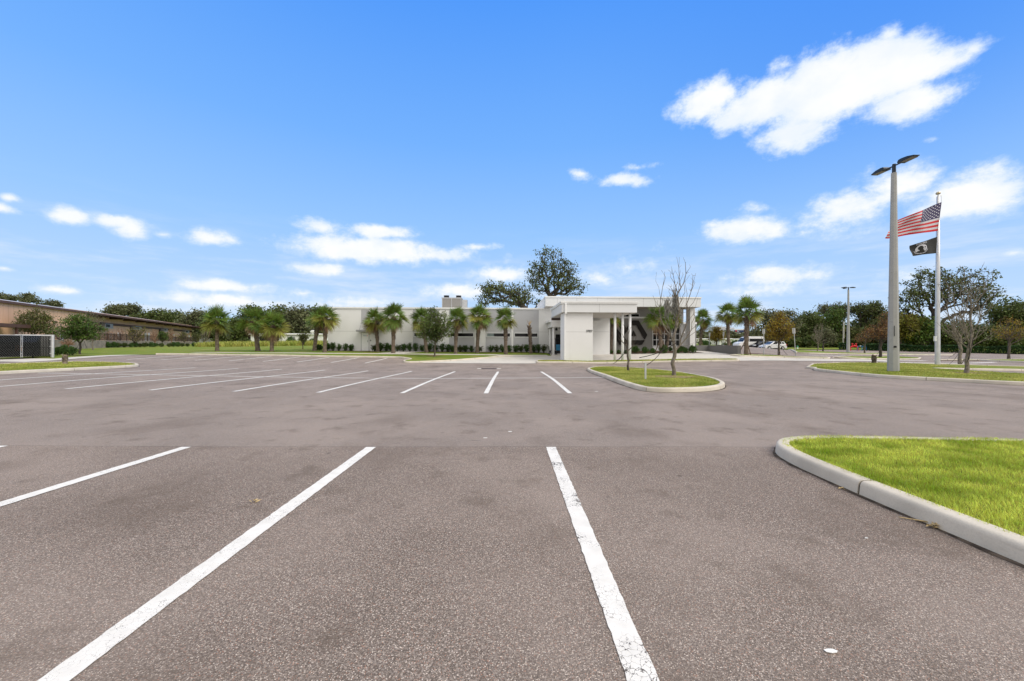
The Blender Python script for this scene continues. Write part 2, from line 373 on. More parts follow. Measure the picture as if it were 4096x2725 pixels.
GOLD = leafmat('gold_leaf', (.17, .12, .016), (.32, .22, .03), .4); RUST = leafmat('rust_leaf', (.16, .075, .03), (.24, .13, .05), .4)
OLIVE = leafmat('olive_leaf', (.085, .10, .03), (.14, .145, .045), .35)
SHRUBM = leafmat('shrub_leaf', (.045, .09, .02), (.085, .15, .034), .45); SHRUBY = leafmat('shrub_leaf_pale', (.05, .075, .02), (.1, .13, .035), .45)
HEDGEM = leafmat('hedge_leaf', (.018, .05, .012), (.04, .085, .02), .4)
BLADE = leafmat('grass_blade', (.36, .48, .03), (.70, .72, .13), .40, .45, .6, 3.0)
BLADED = leafmat('grass_blade_dry', (.30, .37, .05), (.50, .47, .13), .4, .35, .7)
MOSS = leafmat('spanish_moss', (.22, .21, .19), (.32, .31, .28), .3)
def siding_mat(name, c, period):
    m, nt, b, vec = newmat(name)
    sep = N(nt, 'ShaderNodeSeparateXYZ'); nt.links.new(vec, sep.inputs[0])
    fr = mth(nt, 'FRACT', mth(nt, 'DIVIDE', sep.outputs[0], period))
    line = mth(nt, 'LESS_THAN', fr, .10)
    o = mixc(nt, mrange(nt, noise(nt, scalev(nt, vec, (1, 1, .2)), .8, 5), .3, .75), c, tuple(x * .87 for x in c))
    o = mixc(nt, mth(nt, 'MULTIPLY', line, .45), o, tuple(x * .5 for x in c))
    nt.links.new(o, b.inputs['Base Color']); b.inputs['Roughness'].default_value = .6
    bumpn(nt, b, mrange(nt, fr, .0, .14), .9, .03); return m
TAN = siding_mat('tan_siding', (.82, .51, .335), .95); TANR = siding_mat('tan_ribbed', (.80, .51, .34), .42)
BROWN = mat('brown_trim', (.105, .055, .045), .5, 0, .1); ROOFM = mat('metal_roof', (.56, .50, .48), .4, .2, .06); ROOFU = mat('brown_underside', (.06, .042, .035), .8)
BLOCK = mat('grey_block', (.29, .25, .21), .9, 0, .2, 1.5, .2, 12)
CARW = mat('white_car_paint', (.80, .80, .80), .25, 0, .02, spec=.5); CARS = mat('silver_car_paint', (.70, .71, .72), .25, .2, .02, spec=.5); CARB = mat('black_car_paint', (.012, .012, .014), .18, 0, .02, spec=.6)
CARGL = mat('car_glass', (.014, .016, .018), .15, 0, .05, spec=.25); TYRE = mat('tyre', (.012, .012, .012), .85, 0, .1); RIM = mat('rim', (.52, .53, .54), .35, .6, .05); PLAST = mat('grey_plastic', (.05, .05, .052), .7)
HEADL = mat('headlight', (.7, .72, .74), .12, 0, .05, spec=.7); REDL = mat('tail_light', (.4, .01, .012), .2)
RED = mat('red_paint', (.55, .018, .022), .4, 0, .1); BLUE = mat('blue_paint', (.05, .25, .46), .5, 0, .15); GREENP = mat('green_paint', (.05, .35, .2), .5)
PALEPOLE = mat('pale_pole', (.52, .50, .47), .9, 0, .3, 3)
FLAGR = leafmat('flag_red', (.62, .035, .045), None, 0, .25); FLAGW = leafmat('flag_white', (.62, .62, .66), None, 0, .25); FLAGB = leafmat('flag_blue', (.055, .045, .12), None, 0, .2); FLAGK = leafmat('flag_black', (.028, .028, .026), None, 0, .12)
POLEC = concrete_mat('pole_concrete', (.41, .41, .405), .1); POLEA = mat('pole_aluminium', (.62, .63, .66), .35, .55, .05)
STRAP = mat('strap', (.03, .024, .022), .8); WOODC = mat('cut_wood', (.42, .27, .15), .9, 0, .3, 8); WOOD = mat('wood_stake', (.22, .15, .10), .9, 0, .3, 8)
# ================================================================== setting
gx = np.concatenate([np.arange(-420, -80, 20), np.arange(-80, 110, 3), np.arange(110, 440, 20)]); gy = np.concatenate([np.arange(-30, 0, 6), np.arange(0, 110, 3), np.arange(110, 520, 15)])
X, Y = np.meshgrid(gx, gy); xy = np.stack([X.ravel(), Y.ravel()], 1); Z = Garr(xy) - .14
w_ = len(gx); ii = np.array([(j*w_+i, j*w_+i+1, (j+1)*w_+i+1, (j+1)*w_+i) for j in range(len(gy)-1) for i in range(w_-1)])
tag(obj('ground', np_mesh('ground', np.column_stack([xy, Z]), ii, GRASS, smooth=True)), kind='structure')
apron_front = [pg(638,1417.2), pg(441,1425.8), pg(217,1443), pg(102,1449.6), pg(-60,1447), (-70, 26)]
lot = [(-70,-8),(150,-8),(150,48),(90,66.5),(80,94),(45,94),(34,62),(26.6,50),(26.2,44),(27,41.0),(24,42),(5,39),(-4,38.5),(-9.4,36.5),(-10.2,38.1)] + [(-34,38.5)] + apron_front
drape('parking_lot', lot, 0.0, 1.0, ASPHALT)
# stall lines
RJ = random.Random(9)
def stripe(p, q, w=.15, m=PAINT, off=.006, name='parking_line'):
    p, q = Vector(p), Vector(q); n = max(1, int((q - p).length / (.05 if p.y < 8 else .4))); t = (q - p).normalized(); s = Vector((-t.y, t.x)) * w / 2
    xy = []
    for k in range(n + 1):
        c = p.lerp(q, k / n); j1, j2 = 1 + RJ.uniform(-.06, .05), 1 + RJ.uniform(-.06, .05); xy += [(c.x - s.x*j1, c.y - s.y*j1), (c.x + s.x*j2, c.y + s.y*j2)]
    z = Garr(xy) + off
    me = np_mesh(name, np.column_stack([np.array(xy), z]), [(2*k, 2*k+2, 2*k+3, 2*k+1) for k in range(n)], m)
    return tag(obj(name, me), kind='structure')
stripe((.63, 6.1), (.63, -1), m=PAINT_WORN)
for x in (-2.12, -4.95, -7.75): stripe((x, 6.1), (x, -1))
for k in range(9):
    x = 1.95 - 2.725 * k; stripe((x, 12.92), (x + .03, 25.1), off=.010)
stripe((4.62, 19.05), (-22.5, 19.0), .15)
for k in range(8): stripe((-11.72 - 2.75*k, 32.2), (-11.6 - 2.75*k, 37.75), .14)
for (a, b, w) in [((3540,1449),(3980,1449.5),.5),((3545,1441.5),(3700,1443),.6),((3695,1441),(3790,1442.5),.15),((3760,1431),(4096,1437),.15),((3800,1423),(4096,1426),.15),((3235,1421),(3380,1422.5),.25)]:
    stripe(pg(*a), pg(*b), w)
stripe((29.5,22.5),(48,22.3),.14)
# concrete: entrance drive, walk along the lawn, apron of the bin store
drive = [pg(1688,1453), pg(1900,1454.5), pg(2140,1455), pg(2160,1446), (3.2, 35.2), (19.3, 35.2), pg(2960,1444.6), pg(3060,1443.5), pg(3330,1446), pg(3560,1448), pg(3540,1441), pg(3330,1437), (26.5,40.5), (25.2,43.2), (25.6,53), (20,52), (4,47), (-2,43), (-5,40.5), (-7,35.6)]
drape('concrete_drive', drive, .02, .9, WALK)
drape('concrete_apron', [pg(640,1417)] + apron_front[1:5] + [(-44,30),(-44,36), pg(217,1436), pg(441,1421.5)], .02, .8, WALK)
# raised lawn left of the entrance, with its kerb
kl = [(-34.2, 38.45), (-25, 38.35), (-10.6, 37.95), (-9.9, 37.2), pg(1640,1441), pg(1618,1446), pg(1612,1449.5), pg(1626,1452.4), pg(1680,1452), pg(1780,1447.5), pg(1900,1438.5), pg(2049,1425.5)]
klp = kl[:3] + [tuple(q) for q in smooth_path(kl[2:], 5)][1:]
kerb('kerb', klp, KERBM)
_fl = [pg(2030,1426.5), (4.3,41.3), (4.3,47)]; _f2 = [(-34.4,38.4), pg(441,1421.5), pg(217,1436.5), (-60,36)]
def off_l(xy):
    d = np.full(len(xy), 99.0)
    for a, b in list(zip(_fl[:-1], _fl[1:])) + list(zip(_f2[:-1], _f2[1:])):
        a, b = np.array(a), np.array(b); t = np.clip(((xy - a) @ (b - a)) / ((b - a) @ (b - a)), 0, 1)[:, None]; d = np.minimum(d, np.linalg.norm(xy - (a + (b - a) * t), axis=1))
    f = np.clip(d / 2.0, 0, 1); return .026 + (RAISE - .026) * f * f * (3 - 2 * f)
lawn = [(p[0] , p[1] + .06) for p in klp] + [(4.3, 41.3), (4.3, 47), (24.8, 53.5), (31, 64), (38, 96), (38, 140), (-150, 140), (-150, 42), (-60, 36), pg(217,1436.5), pg(441,1421.5)]
drape('lawn', lawn, off_l, 1.2, GRASS)
drape('sidewalk', [(-33,41.0),(3.9,40.8),(3.9,41.9),(-33,42.0)], lambda q: off_l(q) + .014, .8, WALK)
drape('sidewalk', [(-13.95,42.02),(-11.2,42.02),(-9.7,45.8),(-12.6,45.8)][::1], RAISE + .012, .6, WALK)
# planting strip before the building
drape('planting_bed', [(-21,44.9),(-14.5,45.0),(-14.3,45.9),(-21,45.7)], RAISE + .015, .5, MULCH)
drape('planting_bed', [(-9.3,45.0),(4.0,45.1),(4.0,46.2),(-9.3,46)], lambda q: off_l(q) + .02, .5, MULCH)
bed = [(10.9,42.4),(14.5,42.9),(20.2,43.6),(21.6,44.3),(21,47.7),(10.7,47.5)]
drape('planting_bed', bed, .05, .5, MULCH)
drape('planting_bed', [pg(2868,1421.5), pg(2930,1421), pg(3075,1418.5), (32,46), (27.6,46.5), (25.9,43.3)], .06, .6, MULCH)
# islands: (outline of the kerb, closed or not)
def island(poly, m=GRASS, off=.125, cell=.6, closed=True, kpath=None, joint=3.0, jat=None):
    a = sum(p[0]*q[1] - q[0]*p[1] for p, q in zip(poly, poly[1:] + poly[:1]))
    if a < 0: poly = poly[::-1]
    kerb('kerb', poly, KERBM, True, joint, jat=jat)
    cx = [Vector(p) for p in poly]; n = len(cx); ins = []
    for i in range(n):
        t = (cx[(i+1) % n] - cx[i-1]).normalized(); ins.append(cx[i] + Vector((-t.y, t.x)) * .15)
    drape('grass_island', ins, off, cell, m); return ins
IN = island([tuple(q) for q in smooth_path([(3.72,-2),(3.70,2),(3.68,4.2),(3.74,5.4),(4.0,6.0),(4.45,6.27),(5.2,6.32),(7,6.2),(9,6.05),(11,5.9),(11,2),(11,-2)], 5, True)], GRASS, .12, .3, jat=(3.68, 4.2))
cpx = [(2351,1485.5),(2437,1520),(2544,1558),(2620,1570),(2715,1571.5),(2822,1567),(2884,1558),(2901,1547)]
cb = [(2888,1536),(2840,1520),(2700,1494),(2600,1483),(2480,1474.5),(2400,1473),(2362,1477)]
IC = island([tuple(q) for q in smooth_path([pg(*p) for p in cpx + cb], 4, True)], GRASS_DRY, .12, .5)
ID = island([tuple(q) for q in smooth_path([pg(3254,1478), pg(3262,1484), pg(3350,1494.4), pg(3526,1512), pg(3834,1529.6), pg(4096,1543), (25,12.6), (27.6,12.8), (28,15)], 5)] + [(28,26.2),(48,26),(48,32.4),(34,32.8),(27,32.2),(23,30.4),(20.2,27.2)], GRASS_DRY, .12, .7)
IW = island([tuple(q) for q in smooth_path([(-31.6,12), (-22.9,12), pg(0,1499.5), pg(200,1488.5), pg(390,1478.4), pg(530,1470), pg(556,1466), pg(540,1461), pg(470,1456.5), pg(339,1453.5), pg(150,1458), pg(0,1464)], 4, True)], GRASS, .12, .6)
IE = island([tuple(q) for q in smooth_path([(2.25,34.1),(2.6,33.85),(4,33.8),(11,34.1),(18.5,34.5),(19.9,34.7),(20.2,35.2),(19.6,35.9),(11,36.0),(4,35.75),(2.7,35.7),(2.3,35.2)], 4, True)], GRASS_DRY, .12, .5)
isF = [(2920,1423.5),(2960,1427.5),(3120,1432),(3250,1436),(3318,1437.5),(3322,1434)]
island([pg(*p) for p in isF] + [(29.5,40.6),(27.8,43.0),(25.8,42.4)], GRASS, .12, .6)
island([pg(3330,1433),pg(3440,1437.5),pg(3560,1439),pg(3680,1438),pg(3685,1434),pg(3560,1427),pg(3400,1428)], GRASS, .12, .7)
island([pg(3185,1413),pg(3350,1417.5),pg(3500,1420.5),pg(3560,1419.5),(69,62),(69,74),(50,72)], GRASS, .12, .9)
island([pg(3880,1441),pg(3960,1446),pg(4120,1452),(62,40),(60,43),(48,45)], GRASS, .12, .7)
drape('lawn', [(46,94.1),(79,94.2),(91,67),(150,50),(200,90),(150,170),(38,150),(38,96)], .10, 3.0, GRASS)
# bare soil round the young trees
def ring(u, v, r, off, m=DIRT):
    x, y = pg(u, v, off); rnd = random.Random(int(u))
    p = [(x + r*(1 + .35*rnd.random())*math.cos(a), y + r*.8*(1 + .35*rnd.random())*math.sin(a)) for a in np.linspace(0, 2*PI, 14)[:-1]]
    drape('bare_soil', p, off + .02, .2, m)
ring(2700,1508,.75,.12); ring(2514,1475,.35,.12); ring(3885,1493,.7,.12); ring(319,1420,.8,RAISE); ring(1737,1424,.6,RAISE)
# grass blades (one object): dense on the near island, tufts further off
def poly_mask(poly, q):
    r = np.zeros(len(q), bool); j = len(poly) - 1
    for i in range(len(poly)):
        a, b = poly[i], poly[j]
        if a[1] != b[1]: r ^= ((a[1] > q[:, 1]) != (b[1] > q[:, 1])) & (q[:, 0] < (b[0]-a[0])*(q[:, 1]-a[1])/(b[1]-a[1]) + a[0])
        j = i
    return r
def blades(name, poly, dens, h, w, m, off, seed, box=None, lean=.75):
    rg = np.random.default_rng(seed); p = np.array([tuple(q)[:2] for q in poly])
    x0, y0 = p.min(0); x1, y1 = p.max(0)
    if box: x0, x1, y0, y1 = max(x0, box[0]), min(x1, box[1]), max(y0, box[2]), min(y1, box[3])
    n = int((x1-x0)*(y1-y0)*dens); q = rg.uniform((x0, y0), (x1, y1), (n, 2)); q = q[poly_mask(p, q)]; n = len(q)
    cl = np.sin(q[:, 0]*3.1 + 1.3*np.sin(q[:, 1]*2.3)) * np.sin(q[:, 1]*3.7 + np.sin(q[:, 0]*1.9))
    hh = h * (rg.uniform(.45, 1.15, n) + .18*cl); az = rg.uniform(0, 2*PI, n); ln = rg.uniform(.1, lean*1.3, n) * hh
    d = np.stack([np.cos(az), np.sin(az)], 1); s = np.stack([-d[:, 1], d[:, 0]], 1) * (w * rg.uniform(.6, 1.3, n))[:, None] / 2
    z = Garr(q) + off - .01
    def pt(xy, zz): return np.column_stack([xy, zz])
    a0 = pt(q - s, z); a1 = pt(q + s, z); mid = q + d*(ln*.4)[:, None]; b0 = pt(mid - s*.8, z + hh*.62); b1 = pt(mid + s*.8, z + hh*.62); t = pt(q + d*ln[:, None], z + hh)
    V = np.stack([a0, a1, b1, b0, t], 1).reshape(-1, 3); k = np.arange(n)[:, None] * 5
    Fc = np.concatenate([k + [0, 1, 2], k + [0, 2, 3], k + [3, 2, 4]], 1).reshape(-1, 3)
    return tag(obj(name, np_mesh(name, V, Fc, m)), kind='stuff')
INX = [(p[0] - .025, p[1] + (.07 if p[1] > 5.5 else 0)) for p in IN]
blades('grass', INX, 6400, .060, .0048, BLADE, .125, 1, (3.6, 10.5, 1.5, 6.45))
blades('grass', INX, 1500, .060, .0045, BLADED, .125, 11, (3.6, 10.5, 1.5, 6.35), 1.1)
blades('grass', IC, 900, .05, .014, BLADED, .12, 2)
blades('grass', ID, 260, .055, .03, BLADED, .12, 3, (16, 32, 13, 33))
blades('grass', IW, 350, .05, .03, BLADED, .12, 4)
blades('grass', IE, 300, .06, .035, BLADED, .12, 5)
# ================================================================== vegetation
def skeleton(trunk, tips, bf, seg, wob, rg, k0, sag=0.0):
    nodes = [np.array(p, float) for p in trunk]; par = [-1] + list(range(len(trunk) - 1))
    plen = [0.0]
    for i in range(1, len(trunk)): plen.append(plen[-1] + np.linalg.norm(nodes[i] - nodes[i-1]))
    top = nodes[-1]; tips = np.asarray(tips); order = np.argsort(np.linalg.norm(tips - top, axis=1))
    ends = []
    cap = len(trunk) + len(tips) * 16
    A = np.full((cap, 3), 1e9); A[:len(nodes)] = nodes; PL = np.full(cap, 1e9); PL[:len(nodes)] = plen; A[:k0] = 1e9
    n = len(nodes)
    for t in tips[order]:
        d = np.linalg.norm(A[:n] - t, axis=1); c = d + bf * PL[:n] + .8 * np.maximum(0, A[:n, 2] - t[2]) * (A[:n, 2] < 1e8)
        j = int(np.argmin(c)); a = A[j].copy(); dist = np.linalg.norm(t - a); k = max(1, min(14, int(dist / seg)))
        prev = j
        for q in range(1, k + 1):
            f = q / k; p = a + (t - a) * f
            p[2] += math.sin(f * PI) * dist * sag
            if q < k: p = p + rg.normal(0, wob * dist / k, 3)
            nodes.append(p); par.append(prev); A[n] = p; PL[n] = PL[prev] + np.linalg.norm(p - A[prev]); prev = n; n += 1
        ends.append(n - 1)
    return np.array(nodes), np.array(par), np.array(ends)
def radii(par, ends, r0, rt):
    n = len(par); cnt = np.zeros(n); cnt[ends] += 1
    for i in range(n - 1, 0, -1): cnt[par[i]] += cnt[i]
    cnt = np.maximum(cnt, 1); ex = math.log(r0 / rt) / math.log(max(cnt[0], 2))
    return rt * cnt ** ex
def tubes(nodes, par, rad, sides=6, flare=None):
    """one tapered tube per child edge, as quads"""
    i = np.arange(len(par))[np.asarray(par) >= 0]; p = np.asarray(par)[i]
    a, b = nodes[p], nodes[i]; t = b - a; ln = np.linalg.norm(t, axis=1); ok = ln > 1e-6; i, p, a, b, t, ln = i[ok], p[ok], a[ok], b[ok], t[ok], ln[ok]
    t = t / ln[:, None]; ref = np.where(np.abs(t[:, 2:3]) > .9, np.array([[1., 0, 0]]), np.array([[0, 0, 1.]]))
    u = np.cross(t, ref); u /= np.linalg.norm(u, axis=1)[:, None]; w = np.cross(t, u)
    ra = np.minimum(rad[p], rad[i] * 1.35 + .002); rb = rad[i]
    if flare is not None: ra = np.where(p == 0, rad[0] * flare, ra)
    q = np.arange(sides) * 2 * PI / sides
    ring = u[:, None] * np.cos(q)[None, :, None] + w[:, None] * np.sin(q)[None, :, None]
    V = np.concatenate([a[:, None] + ring * ra[:, None, None], (b + t * rb[:, None] * .3)[:, None] + ring * rb[:, None, None]], 1).reshape(-1, 3)
    k = np.arange(len(i))[:, None, None] * 2 * sides; j = np.arange(sides)
    Fq = np.stack([j, (j + 1) % sides, (j + 1) % sides + sides, j + sides], 1)[None] + k
    return V, Fq.reshape(-1, 4)
def leaves(tips, n, rc, size, rg, up=.3, asp=.55, droop=0.0):
    """n leaf-shaped faces scattered round each tip"""
    c = np.repeat(np.asarray(tips), n, 0); m = len(c)
    c = c + rg.normal(0, 1, (m, 3)) * np.asarray(rc)
    d = rg.normal(0, 1, (m, 3)); d[:, 2] -= droop; d /= np.linalg.norm(d, axis=1)[:, None]
    nn = rg.normal(0, 1, (m, 3)); nn[:, 2] += up * 3; s = np.cross(d, nn); s /= np.linalg.norm(s, axis=1)[:, None] + 1e-9
    L_ = (size * rg.uniform(.55, 1.35, m))[:, None]
    V = np.stack([c - d*L_*.5, c + s*L_*asp*.5 - d*L_*.05, c + d*L_*.5, c - s*L_*asp*.5 - d*L_*.05], 1).reshape(-1, 3)
    return V, np.arange(m * 4).reshape(-1, 4)
def sample_lobes(lobes, n, rg, d, base, upb=.45, depth=.9):
    """points inside ellipsoids given in photograph pixels at depth d, relative to the base"""
    w = np.array([l[2] * l[3] * (l[4] if len(l) > 4 else 1) for l in lobes], float); w /= w.sum()
    out = []
    for l, k in zip(lobes, rg.multinomial(n, w)):
        c = np.array(P(l[0], l[1], d)) - base; r = np.array([l[2], l[2] * depth, l[3]]) * d / F
        q = rg.normal(0, 1, (k, 3)); q /= np.linalg.norm(q, axis=1)[:, None]; q *= (rg.uniform(0, 1, k) ** upb)[:, None]
        out.append(c + q * r)
    return np.concatenate(out)
def surf(x, y, s): return G(x, y) + s
def tree(name, label, cat, group, u, v, d, lobes, ntips, nleaf, rc, size, tr, seed, bark, leaf, fork=None, raise_=RAISE, lean=0.0, bf=.35, wob=.18, tipr=.012, sides=6, depth=.9, leafup=.3, extra=None, leaf_frac=1.0, droop=0.0, straps=(), sag=0.0, moss=None, seg=None, trunks=1, multi=None, depth_off=0):
    rg = np.random.default_rng(seed)
    bx, by, bz = P(u, v, d); bz = surf(bx, by, raise_); base = np.array([bx, by, bz])
    root = empty(name, base, label, cat, group)
    fz = (np.array(P(fork[0], fork[1], d)) - base) if fork else np.array([0, 0, .35 * (np.array(P(lobes[0][0], lobes[0][1], d)) - base)[2]])
    k = 6; tp = [fz * (i / (k - 1)) + (rg.normal(0, .02 * fz[2], 3) * [1, 1, 0] if 0 < i < k - 1 else 0) for i in range(k)]; tp[0] = np.array([0, 0, -.1])
    tips = sample_lobes(lobes, ntips, rg, d, base, depth=depth)
    tips[:, 2] = np.maximum(tips[:, 2], fz[2] * .55)
    nodes, par, ends = skeleton(tp, tips, bf, seg or max(.12, .25 * d / 40), wob, rg, k - 2, sag)
    rad = radii(par, ends, tr, tipr)
    V, Fq = tubes(nodes, par, rad, sides, 1.35)
    obj('trunk', np_mesh('trunk', V, Fq, bark, smooth=True), root)
    if nleaf and leaf is not None:
        lt = nodes[ends]
        if leaf_frac < 1: lt = lt[rg.random(len(lt)) < leaf_frac]
        V, Fq = leaves(lt, nleaf, rc, size, rg, leafup, droop=droop)
        obj('crown', np_mesh('crown', V, Fq, leaf), root)
    if moss is not None:
        mt = np.array([np.array(P(a, b, d)) - base for a, b in moss]); V, Fq = leaves(mt, 150, (.07, .07, .16), .22, rg, 0, .14, 4.0)
        obj('spanish_moss', np_mesh('spanish_moss', V, Fq, MOSS), root)
    for s in straps:
        sp_ = [Vector(np.array(P(*q)) - base) for q in s]; f2 = [sp_[0].lerp(sp_[1], t) - Vector((0, 0, .12 * math.sin(t * PI) * (1 if len(s) < 3 else 0))) for t in np.linspace(0, 1, 6)]
        MB().tube(f2, .016, 4).build('guy_strap', STRAP, root)
    return root
def clone(root, loc, rz=0, sc=1.0, label=None, group=None):
    c = root.copy(); col.objects.link(c); c.location = loc; c.rotation_euler = (0, 0, rz); c.scale = (sc,) * 3 if not isinstance(sc, tuple) else sc
    if label: c['label'] = label
    if group: c['group'] = group
    for ch in root.children:
        k = ch.copy(); col.objects.link(k); k.parent = c
        for g in ch.children:
            q = g.copy(); col.objects.link(q); q.parent = k
    return c
# ------------------------------------------------------------------ cabbage palms
def palm(label, u, v, d, cu, cv, r, seed, dead=5, boots=.55, tr=.19, surf_=RAISE, nf=30, crown=True, stakes=0):
    rg = random.Random(seed); nr = np.random.default_rng(seed)
    x, y, z = P(u, v, d); z = surf(x, y, surf_) - .02; root = empty('palm_tree', (x, y, z), label, 'palm tree', 'cabbage palms round the white building')
    C = Vector(P(cu, cv, d + .2)) - Vector((x, y, z)); R = r * d / F
    mid = Vector((C.x * .35, C.y * .3, C.z * .5)); LK = random.Random(seed + 77); pts_ = []
    n = 16
    for i in range(n + 1):
        t = i / n; a = Vector((0, 0, -.1)).lerp(mid, t); b = mid.lerp(C, t); pts_.append(a.lerp(b, t))
    rad = [tr * (1.28 if i == 0 else 1.12 if i == 1 else 1.0 - .10 * i / n) * (1 + .05 * rg.random()) for i in range(n + 1)]
    mb = MB(); mb.tube(pts_, rad, 14)
    # old leaf bases: criss-crossed stubs winding round the upper trunk
    if boots:
        k = 0; step = .075; zz = C.z * (1 - boots)
        while zz < C.z - .05 * C.z:
            t = zz / C.z; i = min(int(t * n), n - 1); p = pts_[i].lerp(pts_[i + 1], t * n - i); a = k * 2.399; rr = tr * (.92 if t < .8 else .95)
            o_ = Vector((math.cos(a), math.sin(a), 0)); s = Vector((-o_.y, o_.x, 0)); up = Vector((0, 0, 1))
            ln = (.20 + .16 * max(0, (t - .55))) * (.8 + .5 * rg.random()); w = .055
            b0 = p + o_ * rr * .9; tip = p + o_ * (rr + ln * .55 * (.45 + t)) + up * ln
            mb.add([b0 - s*w*1.5 - up*.06, b0 + s*w*1.5 - up*.06, b0 + s*w + up*.08 - o_*.02, b0 - s*w + up*.08 - o_*.02, tip - s*w*.6, tip + s*w*.6], [(0,1,5,4),(1,2,5),(2,3,4,5),(3,0,4)])
            k += 1; zz += step * .62
    mb.cm = 0; mb.build('trunk', TRUNKP, root, smooth=False)
    if not crown:
        st = MB()
        for k in range(5):
            a = rg.uniform(0, 6.28); st.tube([C, C + Vector((math.cos(a)*.12, math.sin(a)*.12, .3)), C + Vector((math.cos(a)*.35, math.sin(a)*.35, rg.uniform(.35, .75)))], [.045, .03, .012], 5)
        st.build('broken_stalk', DEADF, root); return root
    def frond(mb, a, e, R, dr, m=20, spread=1.95, dry=False):
        o_ = Vector((math.cos(a)*math.cos(e), math.sin(a)*math.cos(e), math.sin(e))); s = o_.cross(Vector((0, 0, 1))); s = s.normalized() if s.length > .05 else Vector((math.sin(a), -math.cos(a), 0)); nn = s.cross(o_)
        pl = R * rg.uniform(.40, .52); p1 = C + o_ * pl * .55; p2 = C + o_ * pl - Vector((0, 0, 1)) * dr * pl * .35
        mb.tube([C, p1, p2], [.022, .016, .012], 4, False)
        ax = (p2 - p1).normalized(); ax = (ax - Vector((0, 0, dr * .22))).normalized(); nn = s.cross(ax); ro = rg.uniform(-.9, .9); s, nn = s * math.cos(ro) + nn * math.sin(ro), nn * math.cos(ro) - s * math.sin(ro)
        for j in range(m):
            f = (j + .5) / m * 2 - 1; al = f * spread; dd = (ax * math.cos(al) + s * math.sin(al) + nn * (.34 * abs(math.sin(al)) * rg.uniform(.5, 1.3))).normalized()
            ln = R * .66 * (1 - .22 * abs(f)) * rg.uniform(.86, 1.1); w = R * .024 * (1.0 if not dry else 1.3)
            sd = dd.cross(nn); sd = sd.normalized() if sd.length > 1e-6 else s
            g = dr * rg.uniform(.6, 1.5)
            b = p2 + ax * (.10 * R * (1 - abs(f))); md = b + dd * ln * .55 - Vector((0, 0, 1)) * g * ln * .05; tp = b + dd * ln - Vector((0, 0, 1)) * g * ln * .24
            mb.add([b - sd*w*.5, b + sd*w*.5, md + sd*w, md - sd*w, tp], [(0,1,2,3),(3,2,4)])
    gm = MB()
    young = rg.uniform(.55, .85)
    for i in range(nf):
        t = (i + .5) / nf; gm.cm = 1 if t > young and rg.random() < .75 else 0; e = math.radians(80 - 112 * t) + rg.uniform(-.35, .35); frond(gm, i * 2.39996 + rg.uniform(-.25, .25), e, R * rg.uniform(.85, 1.12), .25 + .6 * t, 24)
    gm.build('crown', [FROND, FRONDY], root)
    if dead:
        dm = MB()
        for i in range(dead): frond(dm, rg.uniform(0, 6.28), math.radians(rg.uniform(-58, -25)), R * rg.uniform(.6, .85), 1.8, 12, 1.2, True)
        dm.build('dead_fronds', DEADF, root)
    for k in range(stakes):
        a = k * 2.1 + .4; MB().tube([(math.cos(a)*.75, math.sin(a)*.75, -.1), (math.cos(a)*.16, math.sin(a)*.16, 1.35)], .045, 6).build('stake', WOOD, root)
    return root
palm('short cabbage palm standing alone on the lawn, the leftmost palm', 869, 1404.6, 46, 866, 1283, 60, 1, 5, .3)
palm('thick-trunked cabbage palm with ragged boots and hanging brown fronds, left of a shorter one', 1031.7, 1404, 46, 1016, 1282, 58, 2, 9, .62, .24)
palm('squat smooth-trunked cabbage palm with yellowish fronds, beside the thick-trunked palm on the lawn', 1086.7, 1406, 44.5, 1091, 1302, 60, 3, 10, .15, .2)
palm('leaning cabbage palm with stubby boots just off the left corner of the white building', 1257, 1405, 45.5, 1274, 1282, 46, 4, 3, .5, .21)
palm('cabbage palm with criss-cross boots right at the left end of the white wall', 1298.8, 1409.6, 43, 1303, 1270, 55, 5, 3, .6)
palm('cabbage palm just right of the side door, dry fronds drooping to its left', 1512, 1406, 44.5, 1502, 1283, 50, 6, 7, .62, .17)
palm('tall cabbage palm right of the side door with the highest full crown on the wall', 1572.7, 1411.3, 42.5, 1575, 1268, 59, 7, 8, .62)
palm('cabbage palm half hidden behind the small round oak', 1706.3, 1407.8, 44, 1690, 1277, 48, 8, 4, .5)
palm('cabbage palm immediately right of the small round oak', 1821.7, 1413, 42.5, 1828, 1278, 52, 9, 4, .65, .175)
palm('cabbage palm with a brown skirt hanging on its right, below the oaks beyond the roof', 1908, 1408.9, 44, 1917, 1267, 52, 10, 9, .62)
palm('round-headed cabbage palm between the two rightmost strip windows', 2023.4, 1413, 42.5, 2021, 1275, 51, 11, 3, .62)
palm('crownless dead palm trunk ending in broken stalks near the entrance', 2123.8, 1410, 43.5, 2117, 1303, 30, 12, 0, .75, .15, crown=False)
palm('cabbage palm with wooden props before the big grid window', 2645.7, 1412, 43.1, 2633, 1270, 57, 13, 8, .6, .19, .06, stakes=2)
palm('slimmer cabbage palm against the grid window, behind the propped one', 2665, 1406, 45.6, 2686, 1280, 38, 14, 6, .5, .15, .06)
palm('cabbage palm squeezed beside the white pier left of the big wall emblem', 2443, 1409, 45.6, 2452, 1276, 34, 15, 2, .6, .16, .06)
palm('small cabbage palm beyond the grey site wall, next to the corner column', 2799.4, 1392, 57, 2812, 1280, 43, 16, 3, .6, .2, RAISE, stakes=2)
palm('slim cabbage palm beyond the grey site wall, left one of the tall pair', 2914.5, 1390, 55, 2909, 1256, 46, 17, 2, .6, .2, RAISE, stakes=2)
palm('tall cabbage palm in the mulch bed past the end of the grey wall', 2984.4, 1417.3, 41.2, 2988, 1246, 60, 18, 2, .62, .2, .06, stakes=2)
